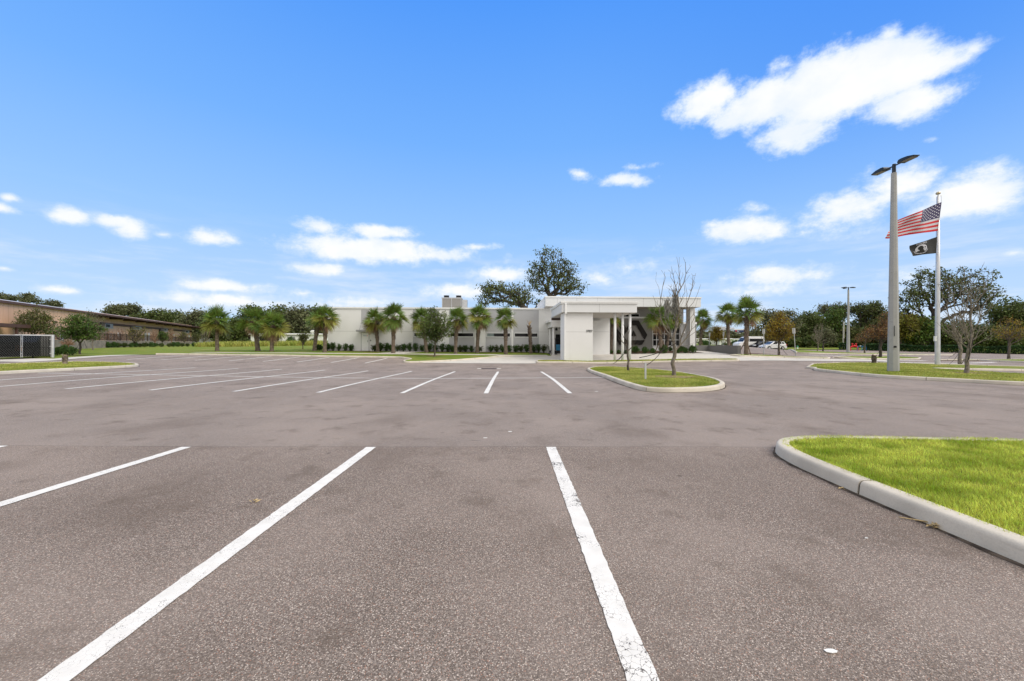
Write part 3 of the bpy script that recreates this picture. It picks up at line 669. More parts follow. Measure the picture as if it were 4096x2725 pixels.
# palm stumps
def stump(label, u, v, d, vt, r, surf_, jag):
    x, y, z = P(u, v, d); z = surf(x, y, surf_); h = (v - vt) * d / F; rg = random.Random(int(u)); mb = MB()
    e = empty('tree_stump', (x, y, z), label, 'tree stump')
    mb.tube([(0,0,-.05),(0,0,.08),(.01,0,h*.4),(0,0,h*.8),(0,.01,h)], [r*1.2, r, r*.97, r*1.02, r*.95], 12)
    for k in range(26):
        a = k*2.4; zz = h*(.1 + .85*k/26); o_ = Vector((math.cos(a), math.sin(a), 0)); s = Vector((-o_.y, o_.x, 0)); b = o_*r*.93 + Vector((0,0,zz)); ln = .13
        mb.add([b-s*.05, b+s*.05, b+s*.03+o_*.045+Vector((0,0,ln)), b-s*.03+o_*.045+Vector((0,0,ln))], [(0,1,2,3)])
    mb.build('trunk', BOOT if jag else BARK, e)
    MB().tube([(0,0,h*.99),(0,0,h+.012)], [r*.9, r*.88], 12).build('cut_top', WOODC, e)
stump('cut palm stump with ragged boots standing on the left grass island', 260, 1455.5, pg(260, 1455.5, .12)[1], 1421, .115, .12, True)
stump('short sawn-off brown trunk at the back of the lamp island', 3496, 1452.6, pg(3496, 1452.6, .12)[1], 1422, .15, .12, False)
# ------------------------------------------------------------------ young trees near the lot
tree('oak_tree', 'small round dark green oak on the grass bulb before the white wall', 'tree', None, 1737.5, 1423.6, 38.4, [(1742,1298,60,55),(1738,1262,38,34),(1715,1330,52,32),(1770,1322,48,34),(1742,1352,40,18)], 300, 19, (.22,.22,.14), .17, .075, 21, BARK, YOUNGG, fork=(1741,1372), leafup=.5, straps=[((1733,1384,38.2),(1716,1402,38))])
tree('oak_tree', 'dense dark green young oak with guy straps beside the bin enclosure', 'tree', None, 320, 1417, 42.5, [(312,1300,52,44),(306,1275,24,20),(290,1325,56,26),(345,1320,50,34),(320,1345,62,16)], 330, 17, (.26,.26,.12), .18, .09, 22, BARKD, GREENL, fork=(321,1372), leafup=.5, straps=[((316,1372,42.3),(304,1398,42)),((338,1366,42.3),(348,1392,42)),((319,1382,42.2),(309,1415,42))])
tree('crepe_tree', 'olive green multi-topped tree showing above the bin enclosure', 'tree', None, 140, 1404, 52, [(140,1290,60,40),(142,1250,14,26),(180,1275,22,34),(105,1305,42,30),(175,1320,44,26),(100,1270,24,26)], 420, 13, (.18,.18,.16), .19, .10, 23, BARK, OLIVE, fork=(140,1362), bf=.6, tipr=.008)
tree('crepe_tree', 'thin yellow-green tree with wispy top behind the dark young oak', 'tree', None, 371, 1399, 55, [(362,1290,36,40),(350,1262,30,26),(380,1320,30,40),(392,1270,22,20)], 230, 4, (.2,.2,.2), .15, .07, 24, BARKG, OLIVE, fork=(371,1365), bf=.6, tipr=.008, leaf_frac=.75)
tree('bare_tree', 'tall leafless tree with a clump of moss, right one on the middle island', 'tree', 'leafless young trees on the kerbed islands', 2696, 1504.6, 18.3,
     [(2660,1150,50,110,.7),(2716,1130,55,120),(2762,1160,45,100,.7),(2700,1235,90,90,.8),(2770,1270,62,70,.6),(2640,1290,50,60,.5),(2760,1330,55,45,.4)], 190, 0, 0, 0, .085, 25, BARKG, None, fork=(2695,1375), raise_=.12, bf=.75, wob=.10, tipr=.0045, sides=5, moss=[(2700,1195),(2702,1215),(2699,1235),(2668,1222),(2672,1240)], seg=.3, sag=-.05,
     straps=[((2706,1372,18.1),(2557,1431,18.6)),((2664,1380,17.9),(2585,1462,17.2)),((2700,1368,18.1),(2628,1330,17.9)),((2664,1380,17.9),(2660,1358,17.9))])
tree('bare_tree', 'small sparse leafless sapling, left one on the middle island', 'tree', 'leafless young trees on the kerbed islands', 2514.5, 1475.5, 23.6,
     [(2485,1335,16,46),(2530,1325,22,48),(2545,1355,18,26),(2505,1350,16,40)], 26, 0, 0, 0, .062, 26, BARK, None, fork=(2508,1385), raise_=.12, bf=.8, wob=.12, tipr=.006, sides=5, seg=.35,
     straps=[((2510,1395,23.4),(2452,1456,23)),((2500,1400,23.6),(2466,1441,24.4)),((2508,1370,23.4),(2512,1392,23.3))])
tree('bare_tree', 'large twiggy leafless tree with brown ragged leaves, front of the lamp island', 'tree', 'leafless young trees on the kerbed islands', 3864, 1491, 21.6,
     [(3880,1210,95,110),(3850,1130,75,70,.7),(3945,1110,36,70,.5),(3800,1260,45,60,.5),(3930,1310,65,50,.6),(3840,1330,50,40,.5)], 320, 3, (.06,.06,.06), .07, .095, 27, BARKG, OLIVE, fork=(3882,1370), raise_=.12, bf=.8, wob=.12, tipr=.0045, sides=5, leaf_frac=.25, seg=.3, straps=[((3880,1345,21.4),(3876,1440,21.2)),((3856,1436,21.3),(3842,1452,21.2)),((3893,1350,21.4),(3868,1450,21.2))])
tree('bare_tree', 'pinkish leafless tree with straps behind the large twiggy one', 'tree', 'leafless young trees on the kerbed islands', 3840, 1452.7, 33.5,
     [(3835,1300,62,55),(3800,1290,40,48),(3870,1310,50,40),(3840,1260,40,30)], 230, 2, (.1,.1,.1), .08, .12, 28, BARKG, RUST, fork=(3842,1362), raise_=.12, bf=.75, wob=.14, tipr=.008, sides=5, leaf_frac=.3, straps=[((3840,1405,33.3),(3796,1458,32)),((3838,1395,33.4),(3796,1430,36))])
tree('autumn_tree', 'yellow-brown autumn tree with a bare lower trunk at the right edge', 'tree', 'autumn trees on the islands to the right', 4035, 1434.5, 45,
     [(4040,1320,56,40),(4010,1335,30,24),(4075,1335,40,30),(4035,1285,26,24)], 300, 6, (.16,.16,.1), .15, .12, 29, BARK, GOLD, fork=(4037,1372), raise_=.12, bf=.65, tipr=.008, leaf_frac=.7)
tree('autumn_tree', 'russet autumn tree with spreading crown just left of the big lamp post', 'tree', 'autumn trees on the islands to the right', 3521, 1427, 50,
     [(3520,1325,50,38),(3490,1335,40,30),(3550,1320,36,44),(3545,1275,26,28)], 380, 8, (.18,.18,.12), .16, .15, 30, BARKD, RUST, fork=(3523,1366), raise_=.12, bf=.6, tipr=.009, leaf_frac=.8, straps=[((3519,1398,49.8),(3506,1420,48))])
tree('autumn_tree', 'thin brownish tree between the far lamp post and the russet tree', 'tree', 'autumn trees on the islands to the right', 3458.5, 1413.3, 68,
     [(3455,1350,32,22),(3475,1335,22,20),(3436,1358,18,12)], 170, 5, (.2,.2,.12), .2, .11, 31, BARK, RUST, fork=(3460,1376), raise_=.1, bf=.65, tipr=.012, leaf_frac=.6)
tree('bare_tree', 'pale leafless cone-shaped tree on the far island past the leaning sign', 'tree', 'leafless young trees on the kerbed islands', 3268.6, 1409.5, 71,
     [(3275,1325,22,34),(3278,1352,28,16),(3284,1300,10,18),(3255,1345,14,14)], 190, 0, 0, 0, .11, 32, BARKG, None, fork=(3274,1372), raise_=.1, bf=.85, tipr=.014, sides=4, wob=.08)
tree('oak_tree', 'grey-green small tree just behind the pale leafless cone-shaped tree', 'tree', None, 3291.5, 1397, 84, [(3312,1345,26,30),(3298,1335,20,26),(3325,1355,16,18)], 190, 12, (.3,.3,.25), .26, .12, 33, BARKD, OAKG, fork=(3293,1378), raise_=.1)
tree('autumn_tree', 'dense gold and green autumn tree beside the silver hatchback', 'tree', 'autumn trees on the islands to the right', 3116, 1419.7, 43,
     [(3116,1320,54,44),(3115,1285,34,34),(3085,1335,34,30),(3145,1335,36,28),(3118,1262,14,20)], 420, 13, (.2,.2,.13), .15, .09, 34, BARK, GOLD, fork=(3116,1374), raise_=.12, bf=.5, leafup=.5, straps=[((3112,1376,42.8),(3110,1420,42.5)),((3120,1378,42.8),(3150,1421,42.4))])
tree('autumn_tree', 'gold autumn tree showing above the grey site wall', 'tree', 'autumn trees on the islands to the right', 2866, 1382, 62,
     [(2866,1340,28,28),(2862,1318,18,16),(2880,1350,20,18),(2850,1352,16,16)], 260, 9, (.22,.22,.16), .2, .10, 35, BARK, GOLD, fork=(2866,1368), raise_=RAISE, bf=.5)
tree('sapling_tree', 'multi-stemmed sapling alone on the left lawn before the mobile home', 'tree', None, 1212, 1401.5, 50, [(1212,1352,22,16),(1205,1340,14,12),(1222,1345,14,14)], 90, 8, (.14,.14,.12), .16, .055, 36, BARK, OLIVE, fork=(1211,1380), bf=.9)
sap = [(439,1378,74,'leafless tan',[(436,1345,20,26)],0,TWIG),(482,1378,76,'leaning leafless',[(480,1335,16,26),(470,1350,14,18)],0,TWIG),(537.7,1382,72,'spreading yellow-green',[(545,1345,36,24),(560,1325,24,18),(525,1330,20,18)],6,BARK),
 (620,1381,78,'thin bare',[(618,1340,18,28)],0,TWIG),(650,1377,80,'bushy green',[(650,1345,19,18)],12,BARK),(686,1376,84,'rust-tinted bare',[(685,1335,14,22)],1,TWIG),(737,1377,88,'thin yellowish',[(735,1345,22,18)],4,BARK),
 (817,1377,90,'pale twiggy',[(817,1342,17,28)],3,BARKG),(785,1378,88,'slim olive',[(785,1350,12,18)],7,BARK),(242,1376,56,'pinkish leafless',[(242,1320,20,46),(262,1345,16,24)],0,BARKG),(274,1385,52,'low leafless',[(270,1370,26,14)],0,TWIG)]
for k, (u, v, d, what, lobes, nl, bk) in enumerate(sap):
    tree('sapling_tree', f'{what} sapling along the iron fence of the tan building', 'tree', 'saplings along the iron fence', u, v, d, lobes, 130 if nl < 10 else 150, nl, (.2,.2,.16), .2, .08, 40 + k, bk, YELL if 'yellow' in what else GREENL if 'bushy' in what else OLIVE, bf=.8, tipr=.024, sides=4, fork=(u, v - 12), leaf_frac=.8)
# ------------------------------------------------------------------ shrubs
def shrub_mesh(seed, rx, rz, n, size, m, up):
    rg = np.random.default_rng(seed); q = rg.normal(0, 1, (n, 3)); q /= np.linalg.norm(q, axis=1)[:, None]; q *= (rg.uniform(0, 1, n) ** .5)[:, None]
    # upright shrubs widen towards the top and end in shoots
    q[:, 2] = (q[:, 2] + 1) * .5
    f = (.45 + .75 * q[:, 2]) if up else (1.05 - .35 * q[:, 2])
    q[:, :2] *= (f * (1 + .25 * np.sin(3 * np.arctan2(q[:, 1], q[:, 0]) + seed)))[:, None]
    t = q * np.array([rx, rx, rz]) + [0, 0, .06]
    V, Fq = leaves(t, 6, (.04, .04, .05), size, rg, .3, .5); mi = np.zeros(len(Fq), int)
    st = []; 
    for k in range(7 if up else 5):
        j = int(rg.integers(n)); st.append([np.array([rg.normal(0, .04), rg.normal(0, .04), -.03]), t[j] * [.5, .5, .55], t[j]])
    nodes = np.concatenate(st); par = np.array([(-1 if i % 3 == 0 else i - 1) for i in range(len(nodes))])
    V2, F2 = tubes(nodes, par, np.full(len(nodes), .012), 4)
    return np_mesh('shrub', np.concatenate([V, V2]), np.concatenate([Fq, F2 + len(V)]), [m, BARKD], np.concatenate([mi, np.ones(len(F2), int)]))
UPS = [shrub_mesh(s, .36, .86, 90, .13, SHRUBM, True) for s in range(5)] + [shrub_mesh(9, .38, .80, 70, .13, SHRUBY, True)]
LOW = [shrub_mesh(s, .85, .95, 300, .17, SHRUBM, False) for s in range(20, 24)]; LOWY = [shrub_mesh(31, .8, .8, 200, .2, SHRUBY, False)]
rs = random.Random(5)
def put(me, x, y, z, sc, label, group, name='shrub', cat='shrub'):
    o = obj(name, me); o.location = (x, y, z); o.rotation_euler = (0, 0, rs.uniform(0, 6.28)); o.scale = sc if isinstance(sc, tuple) else (sc,) * 3
    return tag(o, label, cat, group)
row1 = [1309,1331,1356.5,1381,1404]; row2 = [1499,1522.8,1545.5,1565,1590.7,1614.4,1638,1663.6,1688.6,1717.5,1742,1768.4,1791,1810.5,1841,1860.6,1886,1915.7]; row3 = [1963,1987,2009.7,2038.5,2063,2085,2107,2135,2153.6,2175]
for nm, row in (('in the row left of the side door', row1), ('in the row right of the side door', row2), ('in the row ending at the entrance', row3)):
    for k, u in enumerate(row):
        x, y, _ = P(u, 1404, 45.35); me = UPS[(k * 3 + len(row)) % 5] if rs.random() > .15 else UPS[5]
        put(me, x, y, L(x, y), (rs.uniform(1.0, 1.35), rs.uniform(1.0, 1.3), rs.uniform(.85, 1.12)), f'{ORD[k]} upright shrub from the left, {nm}', 'upright shrubs along the white wall')
bed_s = [(2444,1417,45),(2474,1416,46),(2502,1416,42),(2541,1416,88),(2580,1417,76),(2611,1416,60),(2657,1421,96),(2681,1404,52),(2713,1416,70),(2726,1404,66),(2741,1415,66),(2770,1415,88)]
wh = ['against the white pier','left of the first round column','between the round columns','right of the last round column','below the right tip of the wall emblem','below the left edge of the grid window','at the foot of the propped palm','behind the bare tree under the grid window','right of the moss-hung bare tree, front row','left of the corner column, back row','left of the corner column, front row','at the foot of the corner column']
for k, (u, v, r) in enumerate(bed_s):
    d = 42.9 if v > 1414 else 46; x, y, _ = P(u, v, d); s = r * .1913 * d / F / .85
    put(LOW[k % 4], x, y, G(x, y) + .04, (s * 1.05, s * 1.05, s * 1.55), f'low dark green shrub {wh[k]} in the entrance bed', 'low shrubs in the entrance bed')
for k, (u, v, r, w) in enumerate([(230,1430,70,'touching the bin enclosure'),(257,1428,88,'behind the cut palm stump'),(287,1431,76,'the farthest one')]):
    d = 35.5; x, y, _ = P(u, v, d); s = r * .1913 * d / F / .8
    put(LOW[k], x, y, L(x, y), (s * 1.05, s * 1.05, s * 2.0), f'clipped dark shrub beside the bin enclosure, {w}', 'shrubs beside the bin enclosure')
hr = [300,335,362,395,428,455,474,499,525,541,561,579,604,620,645,677,692,709,729,750,775,794,821]
for k, u in enumerate(hr):
    d = 62 + (u - 300) / 520 * 22; x, y, _ = P(u, 1390, d); s = rs.uniform(.5, .68)
    put((LOW[:2] + LOWY + LOWY)[k % 4], x, y, L(x, y), (s * 1.15, s, s * 1.6), f'{ORD[k]} low shrub from the left in the row below the iron fence', 'low hedge shrubs below the iron fence')
for k, (u, v, d, r, w) in enumerate([(1275,1402,47,.75,'boxy dark shrub tucked between the leaning palm and the building corner'),(1160,1372,86,1.2,'dark conical bush in front of the mobile home window'),(1205,1374,86,1.5,'round dark bush right of the mobile home window'),(1250,1375,84,1.6,'wide dark bush hiding the right end of the mobile home'),(1135,1374,88,1.0,'low dark bush left of the mobile home window'),(975,1374,92,2.2,'pale green overgrown mound of brush at the lawn edge'),(1060,1374,90,1.3,'dark bush below the mobile home porch')]):
    x, y, _ = P(u, v, d); put((LOWY if 'pale' in w else LOW)[0], x, y, L(x, y), (r, r * .8, r * (1.6 if 'conical' in w else .9)), w, None, 'bush', 'bush')
for k, (u, d, r) in enumerate([(2812,112,1.7),(2826,112,1.6),(2899,100,1.2),(2940,104,1.8),(2955,104,1.6)]):
    x, y, _ = P(u, 1372, d); put(LOW[k % 4], x, y, L(x, y), r, f'{ORD[k]} from the left of the dark bushes beyond the grey site wall', 'bushes beyond the grey site wall', 'bush', 'bush')
# tall grass at the edge of the left lawn, hedges at the right
tg = [pg(880,1388,RAISE), pg(1300,1386,RAISE), (-38,92), (-80,92)]
blades('tall_grass', [(-62,78),(-36,74),(-36,90),(-66,92)], 40, 1.0, .09, BLADED, RAISE, 8)
def hedge(label, path, h, w, dens, seed):
    rg = np.random.default_rng(seed); p = np.array(path, float); out = []
    for a, b in zip(p[:-1], p[1:]):
        ln = np.linalg.norm(b - a); n = int(ln * dens); t = rg.uniform(0, 1, n)[:, None]; q = a + (b - a) * t; nr = np.array([-(b-a)[1], (b-a)[0]]) / ln
        s = np.where(rg.random(n) < .5, rg.uniform(-1, 1, n), np.sign(rg.uniform(-1, 1, n))) * w / 2; zz = np.where(rg.random(n) < .4, 1.0, rg.uniform(0, 1, n)) * h * (1 + .1 * np.sin(q[:, 0] * 1.3) + .05 * np.sin(q[:, 1] * 4.1)); q = q + nr * s[:, None]
        out.append(np.column_stack([q, Garr(q) + .05 + zz]))
    V, Fq = leaves(np.concatenate(out), 1, .05, .3, rg, .3, .6)
    # twiggy core so that no light passes straight through
    o = obj('hedge', np_mesh('hedge', V, Fq, HEDGEM)); return tag(o, label, 'hedge', 'clipped hedges along the right-hand lot')
A = P(3356,1398.5,94); B = P(3400,1399,93); C_ = P(3466,1401,88); D_ = P(3566,1403.8,82); E_ = P(3800,1409,75); F_ = P(4110,1417,68.5)
hedge('short clipped hedge left of the red backflow pipes', [A[:2], B[:2]], 1.35, 1.6, 500, 1)
hedge('long clipped hedge running to the right edge behind the blue pipes', [C_[:2], D_[:2], E_[:2], F_[:2], (105, 63)], 1.15, 1.6, 480, 2)
# ------------------------------------------------------------------ big background trees
GRPB = 'tall background trees'
tree('live_oak', 'tall live oak rising behind the entrance roof', 'tree', GRPB, 2205, 1400, 78, [(2195,1022,58,34),(2215,1080,70,54),(2245,1135,84,46),(2145,1130,54,50),(2292,1142,54,32),(2150,1078,42,36),(2270,1080,40,40),(2325,1168,28,18)], 400, 11, (.42,.42,.26), .40, .62, 60, BARKD, OAKL, fork=(2203,1188), raise_=.3, bf=.45, wob=.25, tipr=.03, sag=.05, droop=.8)
tree('live_oak', 'broad live oak showing over the flat roof, left of the tall one', 'tree', GRPB, 2110, 1400, 76, [(1990,1165,66,44),(1945,1190,40,44),(2060,1165,60,36),(1955,1150,36,24),(2090,1190,56,34),(2035,1205,70,24),(2160,1215,24,22)], 300, 11, (.42,.42,.26), .40, .6, 61, BARKD, OAKL, fork=(2105,1240), raise_=.3, bf=.5, wob=.25, tipr=.03, droop=.8)
tree('live_oak', 'great spreading live oak behind the flagpole', 'tree', GRPB, 3735, 1400, 100, [(3800,1120,150,46),(3700,1180,80,44),(3850,1170,120,60),(3720,1100,60,30),(3640,1200,56,40),(3930,1210,50,60),(3620,1250,60,40)], 620, 11, (.5,.5,.3), .52, .8, 62, BARKD, OAKL, fork=(3740,1280), raise_=.1, bf=.5, wob=.22, tipr=.04, sag=.06)
tree('live_oak', 'dark rounded oak at the right edge beyond the autumn tree', 'tree', GRPB, 4060, 1400, 105, [(4040,1240,60,44),(4090,1260,60,50),(4000,1270,40,50),(4060,1300,80,40)], 520, 13, (.6,.6,.45), .6, .6, 63, BARKD, OAKD, fork=(4060,1340), raise_=.1)
tree('live_oak', 'open-crowned oak with bare grey limbs, behind the far lamp post', 'tree', GRPB, 3430, 1395, 118, [(3480,1265,44,40),(3440,1235,36,24),(3500,1225,26,22),(3460,1300,34,40),(3520,1250,30,30)], 420, 11, (.6,.6,.45), .6, .6, 64, BARKD, OAKL, fork=(3440,1335), raise_=.1, bf=.55, wob=.25, tipr=.04)
tree('live_oak', 'feathery open oak left of the far lamp post with sky between its limbs', 'tree', GRPB, 3300, 1395, 122, [(3300,1240,32,24),(3345,1235,34,22),(3270,1275,26,20),(3365,1255,30,24),(3390,1235,22,20)], 330, 11, (.55,.55,.45), .55, .55, 65, BARKD, OAKG, fork=(3325,1330), raise_=.1, bf=.55, wob=.25, tipr=.04)
tree('oak_tree', 'dense dark green tree left of centre in the right-hand wood', 'tree', GRPB, 3225, 1395, 112, [(3240,1310,52,52),(3200,1320,40,48),(3275,1330,40,54),(3235,1275,40,26)], 620, 13, (.7,.7,.6), .6, .5, 66, BARKD, OAKD, fork=(3230,1370), raise_=.1)
tree('oak_tree', 'tall yellowish-dark tree in the right-hand wood by the pale pole', 'tree', GRPB, 3335, 1395, 112, [(3330,1285,36,40),(3345,1255,26,22),(3320,1330,44,50),(3350,1330,30,40)], 460, 13, (.6,.6,.55), .55, .5, 67, BARKD, GREENL, fork=(3335,1370), raise_=.1)
tree('oak_tree', 'crooked open tree with bare leaning limbs behind the van', 'tree', GRPB, 3080, 1395, 100, [(3060,1260,44,28),(3085,1290,46,34),(3030,1330,36,34),(3120,1275,40,30),(3150,1260,30,28),(3170,1300,30,40)], 460, 8, (.6,.6,.42), .5, .45, 68, BARKD, OAKG, fork=(3070,1345), raise_=.1, bf=.5, wob=.3, tipr=.035)
lt = [(40,1200,120,60,1215,'thin-topped oak showing over the left end of the tan roof'),(115,1200,130,70,1205,'feathery oak over the tan roof above the olive tree'),(212,1225,130,60,1228,'small oak crown over the tan roof, right of the feathery oak')]
tree('live_oak', lt[0][5], 'tree', GRPB, 15, 1380, 120, [(10,1190,24,16),(50,1196,22,12)], 130, 10, (.45,.45,.3), .5, .4, 70, BARKD, OAKG, raise_=.1, wob=.25, tipr=.03)
tree('live_oak', lt[1][5], 'tree', GRPB, 112, 1380, 125, [(108,1195,30,20),(115,1184,12,10),(140,1203,18,8),(66,1186,10,8)], 170, 10, (.45,.45,.3), .5, .4, 71, BARKD, OAKG, raise_=.1, wob=.25, tipr=.03)
tree('live_oak', lt[2][5], 'tree', GRPB, 212, 1380, 130, [(212,1214,26,12),(225,1222,18,8),(165,1218,16,5)], 130, 10, (.45,.45,.3), .5, .4, 72, BARKD, OAKG, raise_=.1, wob=.25, tipr=.03)
bl = [(480,1390,150,[(480,1240,40,18),(510,1245,40,20),(530,1232,20,10),(440,1252,30,10)],'wide oak with thin top twigs above the middle of the tan roof',OAKG),
 (600,1390,150,[(600,1270,50,26),(640,1262,40,22),(570,1275,40,24),(620,1300,60,24)],'dark oak above the right half of the tan roof',OAKD),(690,1390,150,[(690,1270,44,24),(720,1290,40,30),(660,1290,40,26)],'rounded dark oak right of the one above the tan roof',OAKD),
 (770,1390,140,[(770,1280,36,30),(800,1270,30,28),(750,1305,40,34),(790,1320,50,30)],'grey-green oak over the right tip of the tan roof',OAKG),(1000,1390,120,[(1010,1250,40,24),(1040,1280,50,40),(990,1300,50,40)],'dark oak between the leftmost palm and the thick-trunked palm',OAKD),
 (930,1390,110,[(930,1330,46,44),(960,1310,34,34),(905,1345,36,34)],'deep green bushy tree right of the leftmost palm',OAKD),(1110,1390,120,[(1110,1245,36,20),(1130,1290,54,50),(1090,1300,44,44)],'dark oak behind the squat palm with a feathery top',OAKD),
 (1200,1390,115,[(1195,1255,40,28),(1180,1290,60,50),(1225,1300,50,50),(1160,1265,30,24)],'large grey-green oak over the mobile home',OAKG),(1270,1390,118,[(1260,1265,40,36),(1280,1310,40,50)],'dark oak half hidden behind the building corner palms',OAKD),(860,1390,135,[(850,1290,44,26),(880,1320,50,40),(830,1320,40,34)],'dark tree behind the leftmost palm',OAKD)]
for k, (u, v, d, lobes, lab, m) in enumerate(bl):
    tree('oak_tree', lab, 'tree', GRPB, u, v, d, lobes, 420, 13, (.8,.8,.6), .7, .5, 80 + k, BARKD, m, raise_=.1, wob=.2, tipr=.04, fork=(u, 1365))
br = [(3600,[(3600,1310,50,50),(3630,1290,40,30)],'yellow-green tree between the lamp post and the flagpole, left one',YELL),(3690,[(3690,1310,60,46),(3660,1340,50,40)],'yellow-green tree just left of the flagpole',GREENL),(3780,[(3790,1340,60,40),(3760,1320,40,30)],'shady dark tree right of the flagpole',OAKD),
 (3900,[(3900,1350,70,36),(3930,1330,50,30)],'low dark tree behind the twiggy bare tree',OAKD),(4000,[(4000,1350,60,36)],'low dark tree behind the right-hand autumn tree',OAKD),(3540,[(3540,1310,40,40),(3560,1280,30,30)],'olive tree behind the russet autumn tree',OLIVE),
 (3480,[(3475,1345,44,36)],'shady tree behind the thin brownish tree',OAKD),(3410,[(3400,1350,40,36)],'olive-green tree right of the pale pole',OLIVE)]
for k, (u, lobes, lab, m) in enumerate(br):
    d = 108 if u < 3600 else 97
    tree('oak_tree', lab, 'tree', GRPB, u, 1397, d, lobes, 360, 12, (.65,.65,.5), .55, .4, 100 + k, BARKD, m, raise_=.1, wob=.2, tipr=.035, fork=(u, 1375))
# the far-off wood behind: too many crowns to count, one mass on each side
def wood(name, spots, seed, m, size=1.0, n=160):
    rg = np.random.default_rng(seed); Vs = []; Fs = []; k = 0
    for (u, d, vt, ru) in spots:
        x, y, z = P(u, 1380, d); z = G(x, y) if abs(x) < 200 and y < 200 else 1.5; top = P(u, vt, d)[2] - z; r = ru * d / F
        q = rg.normal(0, 1, (n, 3)); q /= np.linalg.norm(q, axis=1)[:, None]; q *= (rg.uniform(0, 1, n) ** .4)[:, None]
        t = np.array([x, y, z + top * .5]) + q * [r, r * .8, top * .52]
        V, Fq = leaves(t, 7, (.7, .7, .6), size, rg, .3, .7); Vs.append(V); Fs.append(Fq + k); k += len(V)
    return tag(obj(name, np_mesh(name, np.concatenate(Vs), np.concatenate(Fs), m)), kind='stuff')
rw = random.Random(3)
wood('distant_wood', [(u, rw.uniform(150, 175), rw.uniform(1275, 1310) - (25 if u < 700 else 0) + (10 if u > 900 else 0), 46) for u in range(380, 1400, 34)] + [(u, 160, rw.uniform(1320, 1335), 40) for u in range(-60, 380, 40)], 1, OAKD, 1.0)
wood('distant_wood', [(u, rw.uniform(126, 140), rw.uniform(1285, 1320), 44) for u in range(3190, 4300, 30)] + [(u, rw.uniform(105, 125), rw.uniform(1345, 1362), 34) for u in range(3180, 4300, 26)], 2, OAKD, .9)
wood('distant_wood', [(u, rw.uniform(220, 260), rw.uniform(1322, 1338), 40) for u in range(2770, 3250, 24)] + [(u, 170, rw.uniform(1340, 1352), 26) for u in range(2770, 3200, 26)], 3, OAKG, 1.3)
# ================================================================== the white clinic
YAW = math.atan(.0188); cY, sY = math.cos(YAW), math.sin(YAW); BZ = .7
clinic = empty('clinic_building', (0, 46, BZ), 'long low white building with grey panels, entrance canopy and a big black wall emblem', 'building', None, YAW)
def bl(u, v, yl):
    """building coordinates (x along the front, z) of a pixel on the plane yl behind the front"""
    u0 = u + ROLL * (v - V0); v0 = v - ROLL * (u - U0); a = (u0 - U0) / F; t = (yl + 46 * cY) / (cY - a * sY)
    return (a * t * cY + (t - 46) * sY, H - (v0 - V0) / F * t - BZ)
def bx(u, yl, v=1376): return bl(u, v, yl)[0]
def bzz(u, v, yl): return bl(u, v, yl)[1]
def part(name, m, parent=None, *boxes, bevel=0.0):
    mb = MB()
    for b in boxes: mb.box(*b)
    return mb.build(name, m, parent or clinic, bevel=bevel)
X0 = bx(1311, 0); X1 = 4.0; ZP = bzz(1700, 1236, 0); ZT = bzz(1700, 1230, 0)
part('wall', WHITE, None, (X0, X1, 0, 26, -1.2, ZP))
part('coping', TRIM, None, (X0-.1, X1-.003, -.1, .4, ZP, ZT), (X0-.1, X0+.4, .4, 26.1, ZP, ZT))
ZJ = bzz(1700, 1326.5, 0)
part('wall_joint', JOINT, None, (X0+.01, bx(1651.7,0), -.004, .01, ZJ-.012, ZJ+.012), (bx(2153.6,0), X1, -.004, .01, ZJ-.012, ZJ+.012))
# grey bays with strip windows
bays = [(1651.7, 1753), (1796.5, 1898.2), (1942.8, 2045.5), (2053.6, 2155)]
for k, (a, b) in enumerate(bays):
    xa, xb = bx(a, 0), bx(b, 0); zt = bzz(1800, 1239, 0)
    part('grey_panel', LGREY, None, (xa, xb, -.012, .01, -1.2, zt))
    part('wall_joint', JOINT, None, (xa+.02, xb-.02, -.016, .0, ZJ-.012+.12, ZJ+.012+.12))
    wa, wb = xa + .1, xb - .1; z0, z1 = bzz(1800, 1347.5, 0), bzz(1800, 1331, 0)
    fr = part('window', TRIM, None, (wa, wb, -.05, .0, z1-.05, z1), (wa, wb, -.06, .0, z0-.04, z0+.03), (wa, wa+.05, -.05, 0, z0+.03, z1-.05), (wb-.05, wb, -.05, 0, z0+.03, z1-.05))
    part('pane', GLASS, fr, (wa+.05, wb-.05, -.022, -.016, z0+.03, z1-.05))
    if k == 2: part('blind', GLASSB, fr, (wa+.05, wa+.85, -.026, -.023, z0+.03, z1-.05))
part('grey_panel', LGREY, None, (bx(1444.5,0), bx(1477,0), -.012, .01, bzz(1460,1296,0)+.0, bzz(1460,1239,0)))
# side door with awning
xa, xb = bx(1444.5, 0), bx(1477, 0); za, zb = bzz(1460, 1403.5, 0), bzz(1460, 1329, 0)
dr = part('door', TRIM, None, (xa+.05, xb-.05, -.03, .0, za, zb-.05))
part('door_frame', STEEL, dr, (xa, xa+.045, -.045, 0, za, zb), (xb-.045, xb, -.045, 0, za, zb), (xa+.045, xb-.045, -.045, 0, zb-.045, zb))
part('handle', GALV, dr, (xb-.2, xb-.12, -.1, -.03, za+.98, za+1.2))
part('door_sign', mat('blue_print', (.12,.2,.35), .6), dr, (xa+.25, xa+.62, -.036, -.03, zb-.45, zb-.40)); part('door_sign', RED, dr, (xa+.66, xa+.74, -.036, -.03, zb-.46, zb-.38))
part('card_reader', BLACKM, None, (bx(1481,0), bx(1484.5,0), -.05, .0, bzz(1482,1364.5,0), bzz(1482,1360,0)))
aw = part('awning', STEEL, None, (bx(1424,-1), bx(1486,-1), -1.05, -.01, bzz(1460,1327.5,-1), bzz(1460,1320,-1)), bevel=.01)
